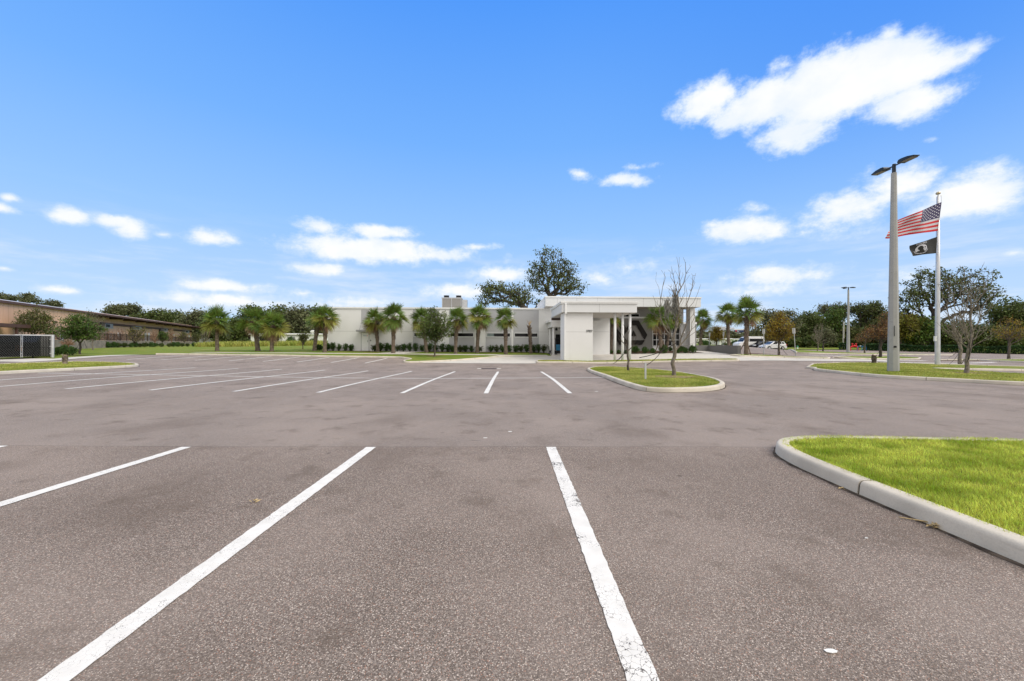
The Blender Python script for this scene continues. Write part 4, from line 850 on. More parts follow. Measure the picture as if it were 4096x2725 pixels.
for u in (1437, 1474):
    MB().tube([(bx(u,-.9), -.9, bzz(1460,1320,-1)), (bx(u+8,0), -.02, bzz(1446,1297,0))], .018, 6).build('tie_rod', STEEL, aw)
part('wall_vent', PLAST, None, (bx(1559,0), bx(1564,0), -.1, 0, bzz(1560,1386,0), bzz(1560,1380,0)))
# upper hall: roof slab with fascia, front wall, portico
ZF0, ZF1 = bzz(2300, 1226, -1.5), bzz(2300, 1186, -1.5)
XR = bx(2803, -1.5)
part('fascia', FASCIA, None, (3.92, XR, -1.5, 1.8, ZF0, ZF1-.14), (3.92, 19.7, 1.8, 9, ZF0+.002, ZF1-.14))
part('coping', TRIM, None, (3.86, XR+.06, -1.57, -1.2, ZF1-.14, ZF1), (3.86, 4.3, -1.2, 9, ZF1-.14, ZF1), (XR-.34, XR+.06, -1.2, 1.8, ZF1-.14, ZF1))
for u in (2228.5, 2306.5, 2390, 2476, 2491, 2573):
    x = bx(u, -1.5); part('fascia_joint', JOINT, None, (x-.01, x+.01, -1.504, -1.49, ZF0+.01, ZF1-.15))
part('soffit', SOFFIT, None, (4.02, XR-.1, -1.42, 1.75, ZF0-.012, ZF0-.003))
XB = bx(2440, -3.6)
part('wall', WHITE, None, (X1+.002, 10.9, -.003, 9, -1.2, ZF0-.013))
part('wall_joint', JOINT, None, (X1+.01, 5.2, -.008, .01, ZJ-.012, ZJ+.012))
XW1 = bx(2729, 1.4)
wl = mat('taupe', (.40,.395,.38), .9, 0, .05)
part('portico_wall', wl, None, (10.9, XW1, 1.75, 8.8, 3.0, ZF0-.014))
ZL = bzz(2520, 1271, 1.3)
part('portico_wall', MGREY, None, (10.902, XW1-.5, 1.35, 8.7, -1.2, ZL-.09))
part('ledge', TRIM, None, (10.903, XW1-.45, 1.15, 1.8, ZL-.09, ZL+.09))
part('wall_joint', JOINT, None, (10.95, bx(2611,1.3), 1.345, 1.36, bzz(2590,1332,1.3)-.01, bzz(2590,1332,1.3)+.012))
cw = part('window', TRIM, None, (bx(2476,1.7), bx(2557.5,1.7), 1.70, 1.76, bzz(2500,1267.5,1.7), bzz(2500,1255,1.7)))
part('pane', GLASS, cw, (bx(2478,1.7), bx(2555.5,1.7), 1.685, 1.699, bzz(2500,1266.5,1.7), bzz(2500,1257,1.7)))
# grid window
wx0, wx1 = bx(2611, 1.3), bx(2718, 1.3); wz0, wz1 = bzz(2660, 1384, 1.3), bzz(2660, 1311.5, 1.3)
part('wall_panel', TRIM, None, (wx0, wx1, 1.33, 1.349, -1.1, wz0-.05))
fb = []
nc, nr = 7, 3
for i in range(nc + 1):
    x = wx0 + (wx1 - wx0) * i / nc; fb.append((x-.035, x+.035, 1.28, 1.345, wz0, wz1))
for j in range(nr + 1):
    z = wz0 + (wz1 - wz0) * j / nr; fb.append((wx0-.034, wx1+.034, 1.276, 1.342, z-.035, z+.035))
gw = part('window', TRIM, None, *fb); part('pane', GLASS, gw, (wx0, wx1, 1.31, 1.33, wz0, wz1))
part('pilaster', WHITE, None, (XW1-.45, XW1, 1.1, 1.74, -1.2, ZF0-.014))
part('wall', MGREY, None, (XW1+.003, XW1+2.6, 3.2, 3.5, -1.2, bzz(2735,1293,3.2)-.12)); part('coping', TRIM, None, (XW1+.003, XW1+2.6, 3.1, 3.6, bzz(2735,1293,3.2)-.12, bzz(2735,1289.5,3.2)))
part('wall_light', TRIM, None, (bx(2730,3.1), bx(2739,3.1), 3.05, 3.2, bzz(2735,1332.5,3.1), bzz(2735,1327,3.1)))
px0, px1 = bx(2760, 0), bx(2780.5, 0)
part('corner_column', WHITE, None, (px0, px1, 0, 1.05, -1.3, ZF0-.013), bevel=.01)
# wall emblem: four bands of a hexagon and a small triangle, standing proud of the wall
def eb(pts): return [bl(2420 + x*.1913, 1170 + y*.1913, 1.3) for x, y in pts]
em = [[(240,588),(345,588),(446,755),(490,672),(548,588),(700,588),(880,885),(828,980),(655,688),(555,688),(402,890),(240,690)],
      [(130,785),(190,690),(240,590),(300,690),(196,785),(400,1000),(545,1000),(480,905),(545,905),(590,1000),(825,1000),(770,1094),(300,1094)],
      [(545,912),(655,912),(592,795)]]
V_a = [(200,588),(348,588),(446,755),(495,672),(545,588),(700,588),(880,888),(828,980),(652,688),(560,688),(445,885),(400,888),(280,688),(245,688)]
arms = [[(185,690),(245,588),(345,588),(447,757),(490,685),(545,690),(402,890),(285,688),(250,688)],
        [(490,685),(548,588),(700,588),(880,888),(828,982),(655,688),(545,690)],
        [(130,786),(186,690),(450,1000),(825,1000),(770,1095),(303,1095)],
        [(450,1000),(545,952),(590,1000)],[(545,912),(655,912),(592,795)]]
lg = MB()
for k, p in enumerate(arms[:3] + arms[4:]): lg.prism(eb(p), 1.20 - .001 * k, 1.349)
lg.build('wall_emblem', BLACK, clinic)
# entrance canopy (porte-cochere)
YF, YB = -11.0, -3.5
cx0, cx1 = bx(2246.5, YF), bx(2547.5, YF); cz0 = bzz(2400, 1250, YF); cz1 = bzz(2400, 1215.5, YF); cz2 = bzz(2400, 1206.5, YF)
cp = part('entrance_canopy', FASCIA, None, (cx0, cx1, YF, YB, cz0, cz1))
part('coping', TRIM, cp, (cx0-.09, cx1+.09, YF-.09, YB+.05, cz1+.002, cz1+.10), (cx0-.12, cx1+.12, YF-.12, YB+.06, cz1+.10, cz2))
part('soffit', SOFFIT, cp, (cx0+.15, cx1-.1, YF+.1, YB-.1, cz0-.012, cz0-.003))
x = bx(2397, YF); part('fascia_joint', JOINT, cp, (x-.01, x+.01, YF-.004, YF+.01, cz0+.01, cz1-.01))
pf = -10.7; p0, p1 = bx(2256, pf), bx(2371.5, pf)
pl = part('pillar', WHITE, None, (p0, p1, pf, pf+2.2, -1.4, cz0-.013), bevel=.015)
zj = bzz(2300, 1328, pf); part('wall_joint', JOINT, pl, (p0+.02, p1-.02, pf-.004, pf+.01, zj-.01, zj+.01))
xd = bx(2259.5, pf)
ds = MB(); ds.box(xd-.075, xd+.075, pf-.13, pf-.003, bzz(2260,1441,pf), cz0-.1); ds.build('downspout', TRIM, pl, bevel=.012)
part('rain_head', TRIM, pl, (bx(2258.5,YF), bx(2265.5,YF), YF-.17, YF-.005, bzz(2262,1255.5,YF), bzz(2262,1214.5,YF)))
part('pipe_band', TRIM, pl, (xd-.1, xd+.1, pf-.142, pf-.001, bzz(2260,1308.5,pf), bzz(2260,1306.5,pf)), (xd-.1, xd+.1, pf-.142, pf-.001, bzz(2260,1426,pf), bzz(2260,1424,pf)))
part('splash_outlet', BLACKM, pl, (xd-.08, xd+.08, pf-.12, pf-.01, bzz(2260,1445,pf), bzz(2260,1441,pf)))
def text(name, s, size, loc, m, parent, ext=.01, rot=(PI/2, 0, 0)):
    cu = bpy.data.curves.new(name, 'FONT'); cu.body = s; cu.size = size; cu.extrude = ext; cu.offset = .006 * size / .285; cu.align_x = 'LEFT'
    t = bpy.data.objects.new(name, cu); col.objects.link(t); dg = bpy.context.evaluated_depsgraph_get()
    me = bpy.data.meshes.new_from_object(t.evaluated_get(dg)); bpy.data.objects.remove(t); me.materials.clear(); me.materials.append(m)
    o = link(bpy.data.objects.new(name, me), parent); o.location = loc; o.rotation_euler = rot; return o
zt = bzz(2357, 1329, pf); tx0 = bx(2344.5, pf)
tn = text('house_number', '37827', .285, (tx0, pf-.012, zt), mat('dark_lettering', (.06,.06,.06), .5), pl)
wdt = max(v.co.x for v in tn.data.vertices); tn.scale = ((bx(2369.5, pf) - tx0) / wdt, 1, 1)
part('pillar', WHITE, None, (bx(2345,-3.6), bx(2439.4,-3.6), -3.6, -3.2, -1.3, cz0-.013), (bx(2345,-3.6)+.3, bx(2345,-3.6)+.6, -3.2, 0, -1.3, cz0-.013))
zj = bzz(2400, 1327.5, -3.6); part('wall_joint', JOINT, None, (bx(2375,-3.6), bx(2438,-3.6), -3.605, -3.59, zj-.01, zj+.01))
for u in (2459.7, 2490.3, 2519.5):
    xx = bx(u, -10.4); MB().tube([(xx, -10.4, -1.4), (xx, -10.4, cz0-.013)], .115, 20).build('round_column', TRIM, clinic, smooth=True)
# lower canopy before the doors
lz0, lz1 = bzz(2300,1308.5,-3.9), bzz(2300,1282,-3.9)
lc = part('lower_canopy', WHITE, None, (bx(2206,-3.9), bx(2405,-3.9), -3.9, -.004, lz0, lz1)); part('coping', TRIM, lc, (bx(2206,-3.9)-.25, bx(2206,-3.9)-.002, -3.2, -.02, lz1-.16, lz1+.04))
part('gap_shade', ROOFU, None, (bx(2206,-3.9)+.1, bx(2400,-3.9), -3.1, -2.9, lz1+.002, cz0+.02))  # dark panel stands in for the shade in the slot above the lower canopy
for (u, y) in ((2213.6, -3.65), (2200.5, -.75)):
    xx = bx(u, y); MB().tube([(xx, y, -1.3), (xx, y, lz0-.003)], .112, 18).build('round_column', TRIM, clinic, smooth=True)
ed = part('entrance_door', BLACKM, None, (bx(2223,-.1), bx(2246,-.1), -.1, -.004, bzz(2230,1401,-.1), bzz(2230,1338,-.1)))
part('pane', GLASS, ed, (bx(2224.5,-.1), bx(2245,-.1), -.11, -.1, bzz(2230,1396,-.1), bzz(2230,1340,-.1)))
part('notice', TRIM, ed, (bx(2230,-.1), bx(2238.5,-.1), -.118, -.111, bzz(2230,1360,-.1), bzz(2230,1355,-.1)))
mb = MB(); cxm = bx(2225.5,-2.5); mb.ell((cxm, -2.5, lz0-.22), (.14,.14,.14)); mb.box(cxm-.05, cxm+.05, -2.55, -2.45, lz0-.2, lz0-.003); mb.build('security_camera', BLACKM, clinic, smooth=False)
for u in (2389.5, 2437): 
    mb = MB(); xx = bx(u, 3); mb.tube([(xx,3,ZF1-.3),(xx,3,ZF1+.12)], [.22,.22], 12); mb.ell((xx,3,ZF1+.14),(.3,.3,.1)); mb.build('roof_vent', GALV, clinic)
for u, y in ((1612,2),(1458,2),(2165,2),(2794,1),(2248,-2)):
    xx = bx(u, y); zb_ = ZT if u < 2180 else ZF1; MB().tube([(xx,y,zb_-.4),(xx,y,zb_+.5)], .008, 4).build('lightning_rod', GALV, clinic)
# things at the entrance
def at_b(lx, ly): return (lx*cY - ly*sY, 46 + lx*sY + ly*cY)
vx, vy = at_b(bx(2233,-1.2), -1.0); vz = G(vx, vy) + .01
vm = empty('vending_machine', (vx, vy, vz), 'dark vending machine with blue front in the shade of the entrance', 'vending machine', None, YAW)
part('cabinet', BLACKM, vm, (-.3,.35,-.35,.35,0,1.75), bevel=.02); part('front_panel', BLUE, vm, (-.27,.32,-.365,-.351,.35,1.0)); part('display_window', GLASS, vm, (-.27,.32,-.364,-.351,1.05,1.65))
kx, ky = at_b(bx(2211,-3.0), -2.9); kz = G(kx, ky) + .01
bn = empty('bench', (kx, ky, kz), 'grey metal bench behind the entrance column', 'bench', None, YAW)
mb = MB(); mb.prism([(-.38,.42),(.32,.42),(.32,.47),(-.32,.47),(-.46,.98),(-.51,.96)], -.6, .6); mb.build('seat', STEEL, bn)
for y in (-.5, .5): MB().prism([(-.42,0),(-.34,0),(-.22,.42),(-.34,.42)], y-.03, y+.03).build('leg', BLACKM, bn); MB().prism([(.34,0),(.42,0),(.30,.42),(.18,.42)], y-.03, y+.03).build('leg', BLACKM, bn)
# rooftop air handler
ax, ay = at_b(bx(1809,9.5), 9.5); az_ = BZ + ZP - .35
ac = empty('rooftop_chiller', (ax, ay, az_), 'grey rooftop cooling unit with two fan drums on the flat roof', 'air conditioner', None, YAW)
AZ1 = P(1809,1194,55.5)[2] - az_; hw = (bx(1846,9.5) - bx(1770,9.5)) / 2
COIL = mat('coil_grille', (.27,.26,.245), .8, .2, .25, 40)
mb = MB(); mb.prism([(-hw+.06,.3),(hw,.3),(hw,AZ1-.14),(-hw,AZ1-.14)], -.9, .9); mb.build('coil_body', COIL, ac)
part('frame', GALV, ac, (-hw-.05,hw+.05,-.95,.95,AZ1-.14,AZ1), (-.04,.04,-.93,-.88,.3,AZ1-.14), (hw-.06,hw+.02,-.93,-.88,.3,AZ1-.14), (-hw,-hw+.08,-.93,-.88,.3,AZ1-.14), (-hw-.02,hw+.02,-.93,.93,.1,.3))
part('control_box', GALV, ac, (hw+.03,hw+.75,-.6,.6,.35,AZ1-.25), bevel=.02)
for xx in (-hw+.5, hw-.45): MB().tube([(xx,0,AZ1+.002),(xx,0,AZ1+.30),(xx,0,AZ1+.36)], [.36,.36,.4], 20).build('fan_drum', BLACKM, ac)
# ================================================================== grey site wall
def wall_run(name, label, cat, pts_, th, zb, zt, m):
    cx, cy = pts_[0]; e = MB()
    for (a, b) in zip(pts_[:-1], pts_[1:]):
        a = Vector(a); b = Vector(b); t = (b - a).normalized(); n = Vector((-t.y, t.x)) * th / 2
        e.slab([(p.x - cx, p.y - cy) for p in (a - n, b - n, b + n, a + n)], 0, zt - zb)
    o = e.build(name, m); o.location = (cx, cy, zb); return tag(o, label, cat)
sw = MB(); sw.slab([(0,-.15),(2.55,-.15),(2.55,.15),(0,.15)], -.6, .96); sw.slab([(2.55,.15),(2.55,-.15),(1.98,-7.5),(2.28,-7.55),(2.86,.15)], -.6, .96)
o = sw.build('site_wall', DGREY); o.location = (21.75, 49, .55); tag(o, 'low dark grey L-shaped wall running out from the corner column', 'wall')
# ================================================================== tan metal building
TX, TY, TH_ = -63.9, 49.9, math.atan2(.9041, -.4274)
tan = empty('metal_building', (TX, TY, 0), 'long tan metal building with brown trim and overhanging roof', 'building', None, TH_)
ex, ey = math.cos(TH_), math.sin(TH_)
def ts(u, y):
    """position along the tan building's front seen at pixel column u on the plane y behind the eave"""
    a = (u - U0) / F; ox, oy = TX - ey * y, TY + ex * y
    return (a * oy - ox) / (ex - a * ey)
def tz(u, v, y):
    s = ts(u, y); d = TY + ex * y + ey * s; return H - (v - ROLL * (u - U0) - V0) / F * d
EZ = 6.75; S1 = ts(793, 0); SA = ts(338, 0)
part('wall', TAN, tan, (-30, SA, -.25, 1.0, .3, EZ+.02)); part('wall', TANR, tan, (SA+.003, S1-.3, 1.7, 11.9, .3, EZ+.45), (SA-.3, SA, 1.001, 1.7, .3, EZ+.1))
rp = MB(); rp.add([(-30,-.45,EZ),(S1,-.45,EZ),(S1,12,8.70),(-30,12,8.70),(-30,-.45,EZ+.06),(S1,-.45,EZ+.06),(S1,12,8.76),(-30,12,8.76)], [(0,3,2,1),(4,5,6,7),(0,1,5,4),(1,2,6,5),(2,3,7,6),(3,0,4,7)]); rp.build('roof', ROOFM, tan)
part('eave_gutter', BROWN, tan, (-30, S1+.1, -.60, -.452, EZ-.26, EZ+.07), bevel=.03)
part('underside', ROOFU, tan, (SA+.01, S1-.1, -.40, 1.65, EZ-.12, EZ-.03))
bs = []
k = SA + 1.2
while k < S1: part('eave_bracket', BROWN, tan, (k-.12, k+.12, -.4, 1.65, EZ-.55, EZ-.125)); k += 6.1
part('girt', BROWN, tan, (SA+.05, S1-.25, 1.55, 1.695, 5.0, 5.45))
pr = part('porch_roof', ROOFM, tan, (-30, ts(100,-2.5), -3.0, -.26, 3.62, 3.78)); part('eave_gutter', BROWN, pr, (-30, ts(100,-2.5)+.05, -1.65, -3.002, 3.38, 3.80)); part('porch_post', BROWN, pr, (ts(66,-2.8)-.1, ts(66,-2.8)+.1, -2.9, -2.7, .3, 3.62))
part('wall_light', BLACKM, tan, (ts(211,-.3), ts(223,-.3), -.5, -.255, tz(217,1292,.3), tz(217,1286.5,.3)))
for (a, b, vt, vb, c0, c1) in [(419,450,1294,1312,400,419),(541,564,1305,1318,522,539),(655,669,1314.5,1325,637,653),(741,756,1321,1331,729,740)]:
    y = 1.69; s0, s1 = ts(a, .9), ts(b, .9); z1, z0 = tz(a, vt, .9), tz((a+b)/2, vb, .9)
    u_ = part('air_conditioner', STEEL, tan, (s0, s1, .8, y, z0, z1), bevel=.03); part('grille', BLACKM, u_, (s0+.15, (s0+s1)/2+.2, .78, .798, z0+.15, z1-.15))
    part('support_bracket', GALV, u_, (s0-.6, s1+.2, .7, y, z0-.12, z0-.02)); lv = part('louvre', BLACKM, tan, (ts(c0,1.6), ts(c1,1.6), 1.6, y, tz(c0,vt+2,1.6)-1.2, tz(c0,vt+2,1.6)))
for (a, b, vt) in [(439,446,1332),(472,481,1330),(580,586,1332.5),(593,599,1332.5),(683,687,1336),(692,697,1336.5),(754.5,759,1339)]:
    zt_ = tz(a, vt, 1.6); part('door', TRIM, tan, (ts(a,1.6), ts(b,1.6), 1.58, 1.69, zt_-2.2, zt_))
part('door', TRIM, tan, (ts(241,-.3), ts(262,-.3), -.30, -.255, tz(241,1328,.3)-2.3, tz(241,1328,.3)))
# iron fence on a block wall before it
YW = -3.4; w0, w1 = ts(214, YW), ts(797, YW)
bw = MB(); bw.box(0, w1-w0, -.15, .15, -.4, 1.0)
def tw(s, y): return (TX + ex*s - ey*y, TY + ey*s + ex*y)
def loc_t(o, s, y, z): x_, y_ = tw(s, y); o.location = (x_, y_, z); o.rotation_euler = (0, 0, TH_)
WZ = .95
o = bw.build('block_wall', BLOCK); loc_t(o, w0, YW, WZ); tag(o, 'low grey block wall carrying the iron fence', 'wall')
fe = empty('iron_fence', (0,0,0), 'long brown-black iron picket fence before the tan building', 'fence'); loc_t(fe, w0, YW, WZ + 1.0)
ln = w1 - w0; mb = MB()
k = 0.0
while k < ln: mb.box(k-.012, k+.012, -.012, .012, .05, 1.2); k += .13
mb.build('pickets', ROOFU, fe); part('rail', ROOFU, fe, (0, ln, -.025, .025, 1.08, 1.13)); part('rail', ROOFU, fe, (0, ln, -.025, .025, .1, .15))
k = 0
while k < ln: part('post', ROOFU, fe, (k-.05, k+.05, -.05, .05, 0, 1.26)); k += 2.5
# ================================================================== bin enclosure
ea, ebp = Vector(pg(0, 1440)), Vector(pg(211, 1432.5)); te = (ebp - ea).normalized(); ang = math.atan2(te.y, te.x); ez = G(*ebp) + .03
SLAT = mat('slat', (.008, .009, .009), .9, spec=.08)
PALEP = mat('pale_post', (.48, .49, .50), .6)
en = empty('bin_enclosure', (ebp.x, ebp.y, ez), 'bin enclosure with black slatted chain-link gates and white end post', 'enclosure', None, ang)
EH = P(211, 1339.5, ebp.y)[2] - ez
def es(u):
    a = (u - U0) / F; return (a * ebp.y - ebp.x) / (te.x - a * te.y)
part('end_post', PALEP, en, (es(207), es(216), -.1, .2, -.3, EH), bevel=.01); rv = Vector((ebp.x, ebp.y)).normalized(); rl_ = Vector((rv.x*te.x + rv.y*te.y, -rv.x*te.y + rv.y*te.x)) * 4.5; bwl = MB(); x_ = es(211); bwl.slab([(x_-.1,.21),(x_+.02,.21),(x_+.02+rl_.x,.21+rl_.y),(x_-.1+rl_.x,.21+rl_.y)], -.3, EH); bwl.build('side_wall', MGREY, en); part('back_wall', MGREY, en, (-9, x_-.1+rl_.x, .21+rl_.y-.2, .21+rl_.y, -.3, EH))
part('header', PALEP, en, (es(60), es(206), .02, .12, EH-.05, EH))
def gate(u0, u1, off, top, dark):
    a, b = es(u0), es(u1); mb = MB(); r = .022
    g = MB()
    for p in (((a,off,.05),(a,off,top)),((b,off,.05),(b,off,top)),((a,off,top),(b,off,top))): g.tube(p, r, 8)
    go = g.build('gate', GALV, en)
    s = MB(); x = a + .05; rr = random.Random(u0)
    while x < b - .03: s.box(x, x + (.078 if dark else .064), off-.006, off+.006, .1, top-.04); x += .085
    s.build('slats', SLAT, go); w = MB(); x = a - top
    while x < b:
        p0 = (max(a, x), .1 + max(0, a - x)); p1 = (min(b, x + top - .14), .1 + min(b - x, top - .14))
        if p1[0] > p0[0]: w.tube([(p0[0], off-.02, p0[1]), (p1[0], off-.02, p1[1])], .005, 3, False)
        x += .13
    w.build('wire_mesh', GALV, go); MB().tube([(a,off-.03,top*.47),(b,off-.03,top*.47)], .02, 6).build('cross_bar', BLACKM, go)
    for z in (.35, top*.5, top-.3): MB().box(b-.07 if u0 > 80 else b-.02, b+.05, off-.05, off+.05, z-.03, z+.03).build('hinge', GALV, go)
gate(-75, 84, -.05, EH-.06, True); gate(90, 204, -.02, EH-.07, False)
db = en.matrix_basis
dx, dy = ebp.x + te.x*(es(60)) - te.y*1.4, ebp.y + te.y*(es(60)) + te.x*1.4
dp = empty('dumpster', (dx, dy, ez), 'black dumpster with sloping lid seen dimly through the slatted gates', 'dumpster', None, ang)
DUMP = mat('dumpster_paint', (.02,.024,.022), .6)
mb = MB(); mb.add([(-2.6,-.8,.15),(1.0,-.8,.15),(1.0,.9,.15),(-2.6,.9,.15),(-2.6,-.95,1.2),(1.0,-.95,1.2),(1.0,.9,1.75),(-2.6,.9,1.75)], [(0,3,2,1),(4,5,6,7),(0,1,5,4),(1,2,6,5),(2,3,7,6),(3,0,4,7)]); mb.build('body', DUMP, dp)
mb = MB(); mb.add([(-2.65,-1.0,1.21),(1.05,-1.0,1.21),(1.05,.95,1.80),(-2.65,.95,1.80),(-2.65,-1.0,1.27),(1.05,-1.0,1.27),(1.05,.95,1.86),(-2.65,.95,1.86)], [(0,3,2,1),(4,5,6,7),(0,1,5,4),(1,2,6,5),(2,3,7,6),(3,0,4,7)]); mb.build('lid', BLACKM, dp)
part('warning_label', mat('orange_label', (.45,.18,.05), .6), dp, (-.1,.3,-.93,-.90,.55,1.0))
for x in (-2.4, .8): MB().tube([(x-.05,-.6,.08),(x+.05,-.6,.08)], .09, 10).build('wheel', TYRE, dp)
# ================================================================== far buildings
def home(name, label, u0, u1, vt, vb, d, cat='mobile home', parts=(), tilt=0.0):
    x0 = P(u0, vb, d)[0]; x1 = P(u1, vb, d)[0]; zt_ = P((u0+u1)/2, vt, d)[2]; cx = (x0+x1)/2; zb = min(G(cx, d) + .05, P((u0+u1)/2, vb, d)[2]); hwid = (x1-x0)/2; h = zt_ - zb
    e = empty(name, (cx, d, zb), label, cat); MHW = TRIM
    part('wall', MHW, e, (-hwid, hwid, 0, 4.2, -.6, h-.32)); rf = MB(); rf.prism([(-hwid-.3,h-.32),(hwid+.3,h-.32),(hwid+.3,h-.15),(-hwid-.3,h-.15)], -.4, 4.6); rf.prism([(-hwid-.2,h-.15),(hwid+.2,h-.15),(hwid*.9,h),(-hwid*.9,h)], .4, 3.8); rf.build('roof', TRIM, e)
    for (a, b, t, bt, nm, m) in parts:
        p = part(nm, m, e, (P(a,0,d)[0]-cx, P(b,0,d)[0]-cx, -.06, -.003, P(a,bt,d)[2]-zb, P(a,t,d)[2]-zb))
        if nm == 'window': part('frame', TRIM, p, *[(P(a,0,d)[0]-cx-.02, P(b,0,d)[0]-cx+.02, -.12, -.061, P(a,t,d)[2]-zb-.06+k*(P(a,bt,d)[2]-P(a,t,d)[2])/4, P(a,t,d)[2]-zb+k*(P(a,bt,d)[2]-P(a,t,d)[2])/4) for k in range(5)])
    return e
home('mobile_home', 'white mobile home with shaded porch behind the palms at the left lawn', 1003, 1292, 1334, 1372, 100, parts=[(1043,1120,1345,1366,'porch',BLACKM),(1161,1172,1348,1364,'window',GLASS),(1173.5,1184,1348,1364,'window',GLASS),(1150,1200,1341,1345,'awning',GALV)])  # porch is a flat black panel, its shade put into the colour
home('mobile_home', 'white trailer at the right end of the tan building, gable end in view', 762, 806, 1329, 1362, 140); home('mobile_home', 'long white trailer between the tan building and the leftmost palm', 806, 866, 1337, 1362, 142)
dish = empty('satellite_dish', P(1253,1333,99.5), 'white satellite dish on the mobile home roof', 'satellite dish'); MB().ell((0,-.1,.35),(.75,.12,.42)).build('reflector', TRIM, dish); MB().tube([(0,.1,-.15),(0,.1,.3)], .05, 6).build('mast', GALV, dish)
home('mobile_home', 'long low white trailer seen past the corner column', 2783, 2872, 1354, 1374, 135); home('mobile_home', 'white trailer between the two tall palms beyond the grey wall', 2878, 2935, 1354, 1374, 132, parts=[(2890,2905,1366,1372,'window',GLASS)]); home('mobile_home', 'cream trailer with a brown gable left of the white van', 2938, 2968, 1355, 1374, 138)
wb = empty('warehouse', (P(2925,1330,260)[0], 260, 1.5), 'pale box-shaped commercial building on the skyline between the palms', 'building')
for (a, b, vt) in [(2883,2908,1307),(2921,2942,1311)]:
    cx = wb.location.x; part('block', LGREY, wb, (P(a,0,260)[0]-cx, P(b,0,260)[0]-cx, 0, 15, 0, P(2925,vt,260)[2]-1.5))
sb = empty('store_building', (P(2962,1330,250)[0], 250, 1.5), 'distant store with a navy sign panel and a round red emblem', 'building'); cx = sb.location.x
part('wall', TRIM, sb, (P(2942,0,250)[0]-cx, P(2986,0,250)[0]-cx, .5, 14, 0, P(2960,1315.5,250)[2]-1.5)); NAVY = mat('navy_sign', (.03,.05,.12), .6)
sg = part('sign_panel', NAVY, sb, (P(2942,0,250)[0]-cx, P(2984,0,250)[0]-cx, 0, .49, P(2960,1330,250)[2]-1.5, P(2960,1321,250)[2]-1.5))
MB().tube([(P(2949,0,250)[0]-cx, -.05, P(2949,1324,250)[2]-1.5), (P(2949,0,250)[0]-cx, .0, P(2949,1324,250)[2]-1.5)], .5, 16).build('round_emblem', RED, sg)
text('sign_lettering', 'Par', .95, (P(2953.5,0,250)[0]-cx, -.03, P(2953,1327.5,250)[2]-1.5), TRIM, sg)
# ================================================================== lamps, flagpole, flags
def lamp(label, u, v, d, surf_, vtop, rb, rt, along_y, number=False):
    x, y, z = P(u, v, d); z = surf(x, y, surf_); h = P(u, vtop, d)[2] - z
    e = empty('lamp_post', (x, y, z), label, 'lamp post', 'concrete lamp posts with twin heads')
    mb = MB(); mb.tube([(0,0,-.2),(0,0,0),(0,0,h)], [rb, rb, rt], 8); mb.build('pole', POLEC, e)
    MB().tube([(0,0,h-.02),(0,0,h+.5)], [.095,.085], 10).build('tenon', LAMPHEAD, e)
    arm = MB(); A_ = (lambda p, q, r: (q, p, r)) if along_y else (lambda p, q, r: (p, q, r))
    arm.tube([A_(-.42,0,h+.40), A_(.42,0,h+.40)], .04, 8); arm.build('arm', LAMPHEAD, e)
    for s in (-1, 1):
        pr = [(.40,.02),(.46,.11),(.62,.13),(.95,.10),(1.28,.02),(1.28,-.02),(.98,-.03),(.40,-.05)]
        hd = MB(); vs = []
        for q, wd_ in ((-1, .21), (1, .21)):
            vs += [A_(s*p, q*(wd_ if p < 1.2 else wd_*.8), h + .42 + r) for p, r in pr]
        n = len(pr); hd.add(vs, [tuple(range(n)), tuple(range(2*n-1, n-1, -1))] + [(i, i+n, (i+1) % n + n, (i+1) % n) for i in range(n)])
        ho = hd.build('lamp_head', LAMPHEAD, e); ln = MB()
        a, b = sorted((s*.58, s*1.2)); 
        if along_y: ln.box(-.16,.16,a,b,h+.355,h+.388)
        else: ln.box(a,b,-.16,.16,h+.355,h+.388)
        ln.build('lens', LENS, ho)
    if number:
        zz = (1489-1391)*d/F; r = rb + (rt - rb) * zz / h
        MB().box(-.20,-.06,-r*.925-.022,-r*.90,zz-.05,zz+.05).build('plaque', BLACKM, e)
        MB().box(-.19,-.15,-r*.92-.01,-r*.90,zz+.6,zz+1.2).build('stencil_mark', PLAST, e)
    return e
lamp('big octagonal concrete lamp post with twin dark heads on the grass island', 3573, 1489, 22.9, .12, 692, .27, .125, True, True)
L2 = lamp('distant concrete lamp post with twin heads and a bird perched on one', 3392.7, 1413, 74.2, .1, 1160, .27, .13, False)
bp = P(3376, 1156, 74.2); bd = empty('bird', bp, 'small dark bird perched on the distant lamp head', 'bird')
mb = MB(); mb.ell((0,0,.1),(.26,.10,.11)); mb.build('body', BLACKM, bd, smooth=True); MB().ell((-.27,0,.2),(.09,.07,.08)).build('head', BLACKM, bd, smooth=True); MB().prism([(.15,.07),(.5,.0),(.5,.04),(.2,.14)], -.06, .06).build('tail', BLACKM, bd)
FD = 31.9; fx, fy, fz = P(3750, 1457, FD); fz = surf(fx, fy, .12); FH = P(3752, 787, FD)[2] - fz
fp = empty('flagpole', (fx, fy, fz), 'tall tapered aluminium flagpole with gold ball, two flags flying from it', 'flagpole')
tipx = P(3752.5, 787, FD)[0] - fx
MB().tube([(0,0,-.1),(0,0,0),(0,0,FH*.5),(tipx,0,FH)], [.165,.165,.14,.095], 20).build('pole', POLEA, fp, smooth=True)
MB().tube([(tipx,0,FH),(tipx,0,FH+.12)], [.05,.04], 10).build('truck', GALV, fp); mb = MB(); mb.ell((tipx,0,FH+.27),(.155,.155,.12),16,10); mb.build('ball', mat('gilt_ball', (.55,.47,.33), .3, .8), fp, smooth=True)
MB().tube([(tipx+.02,0,FH+.06),(tipx+.24,-.02,FH+.08)], .03, 6).build('pulley_arm', GALV, fp)
def q3(u, v): p = P(u, v, FD); return (p[0]-fx, -.17, p[2]-fz)
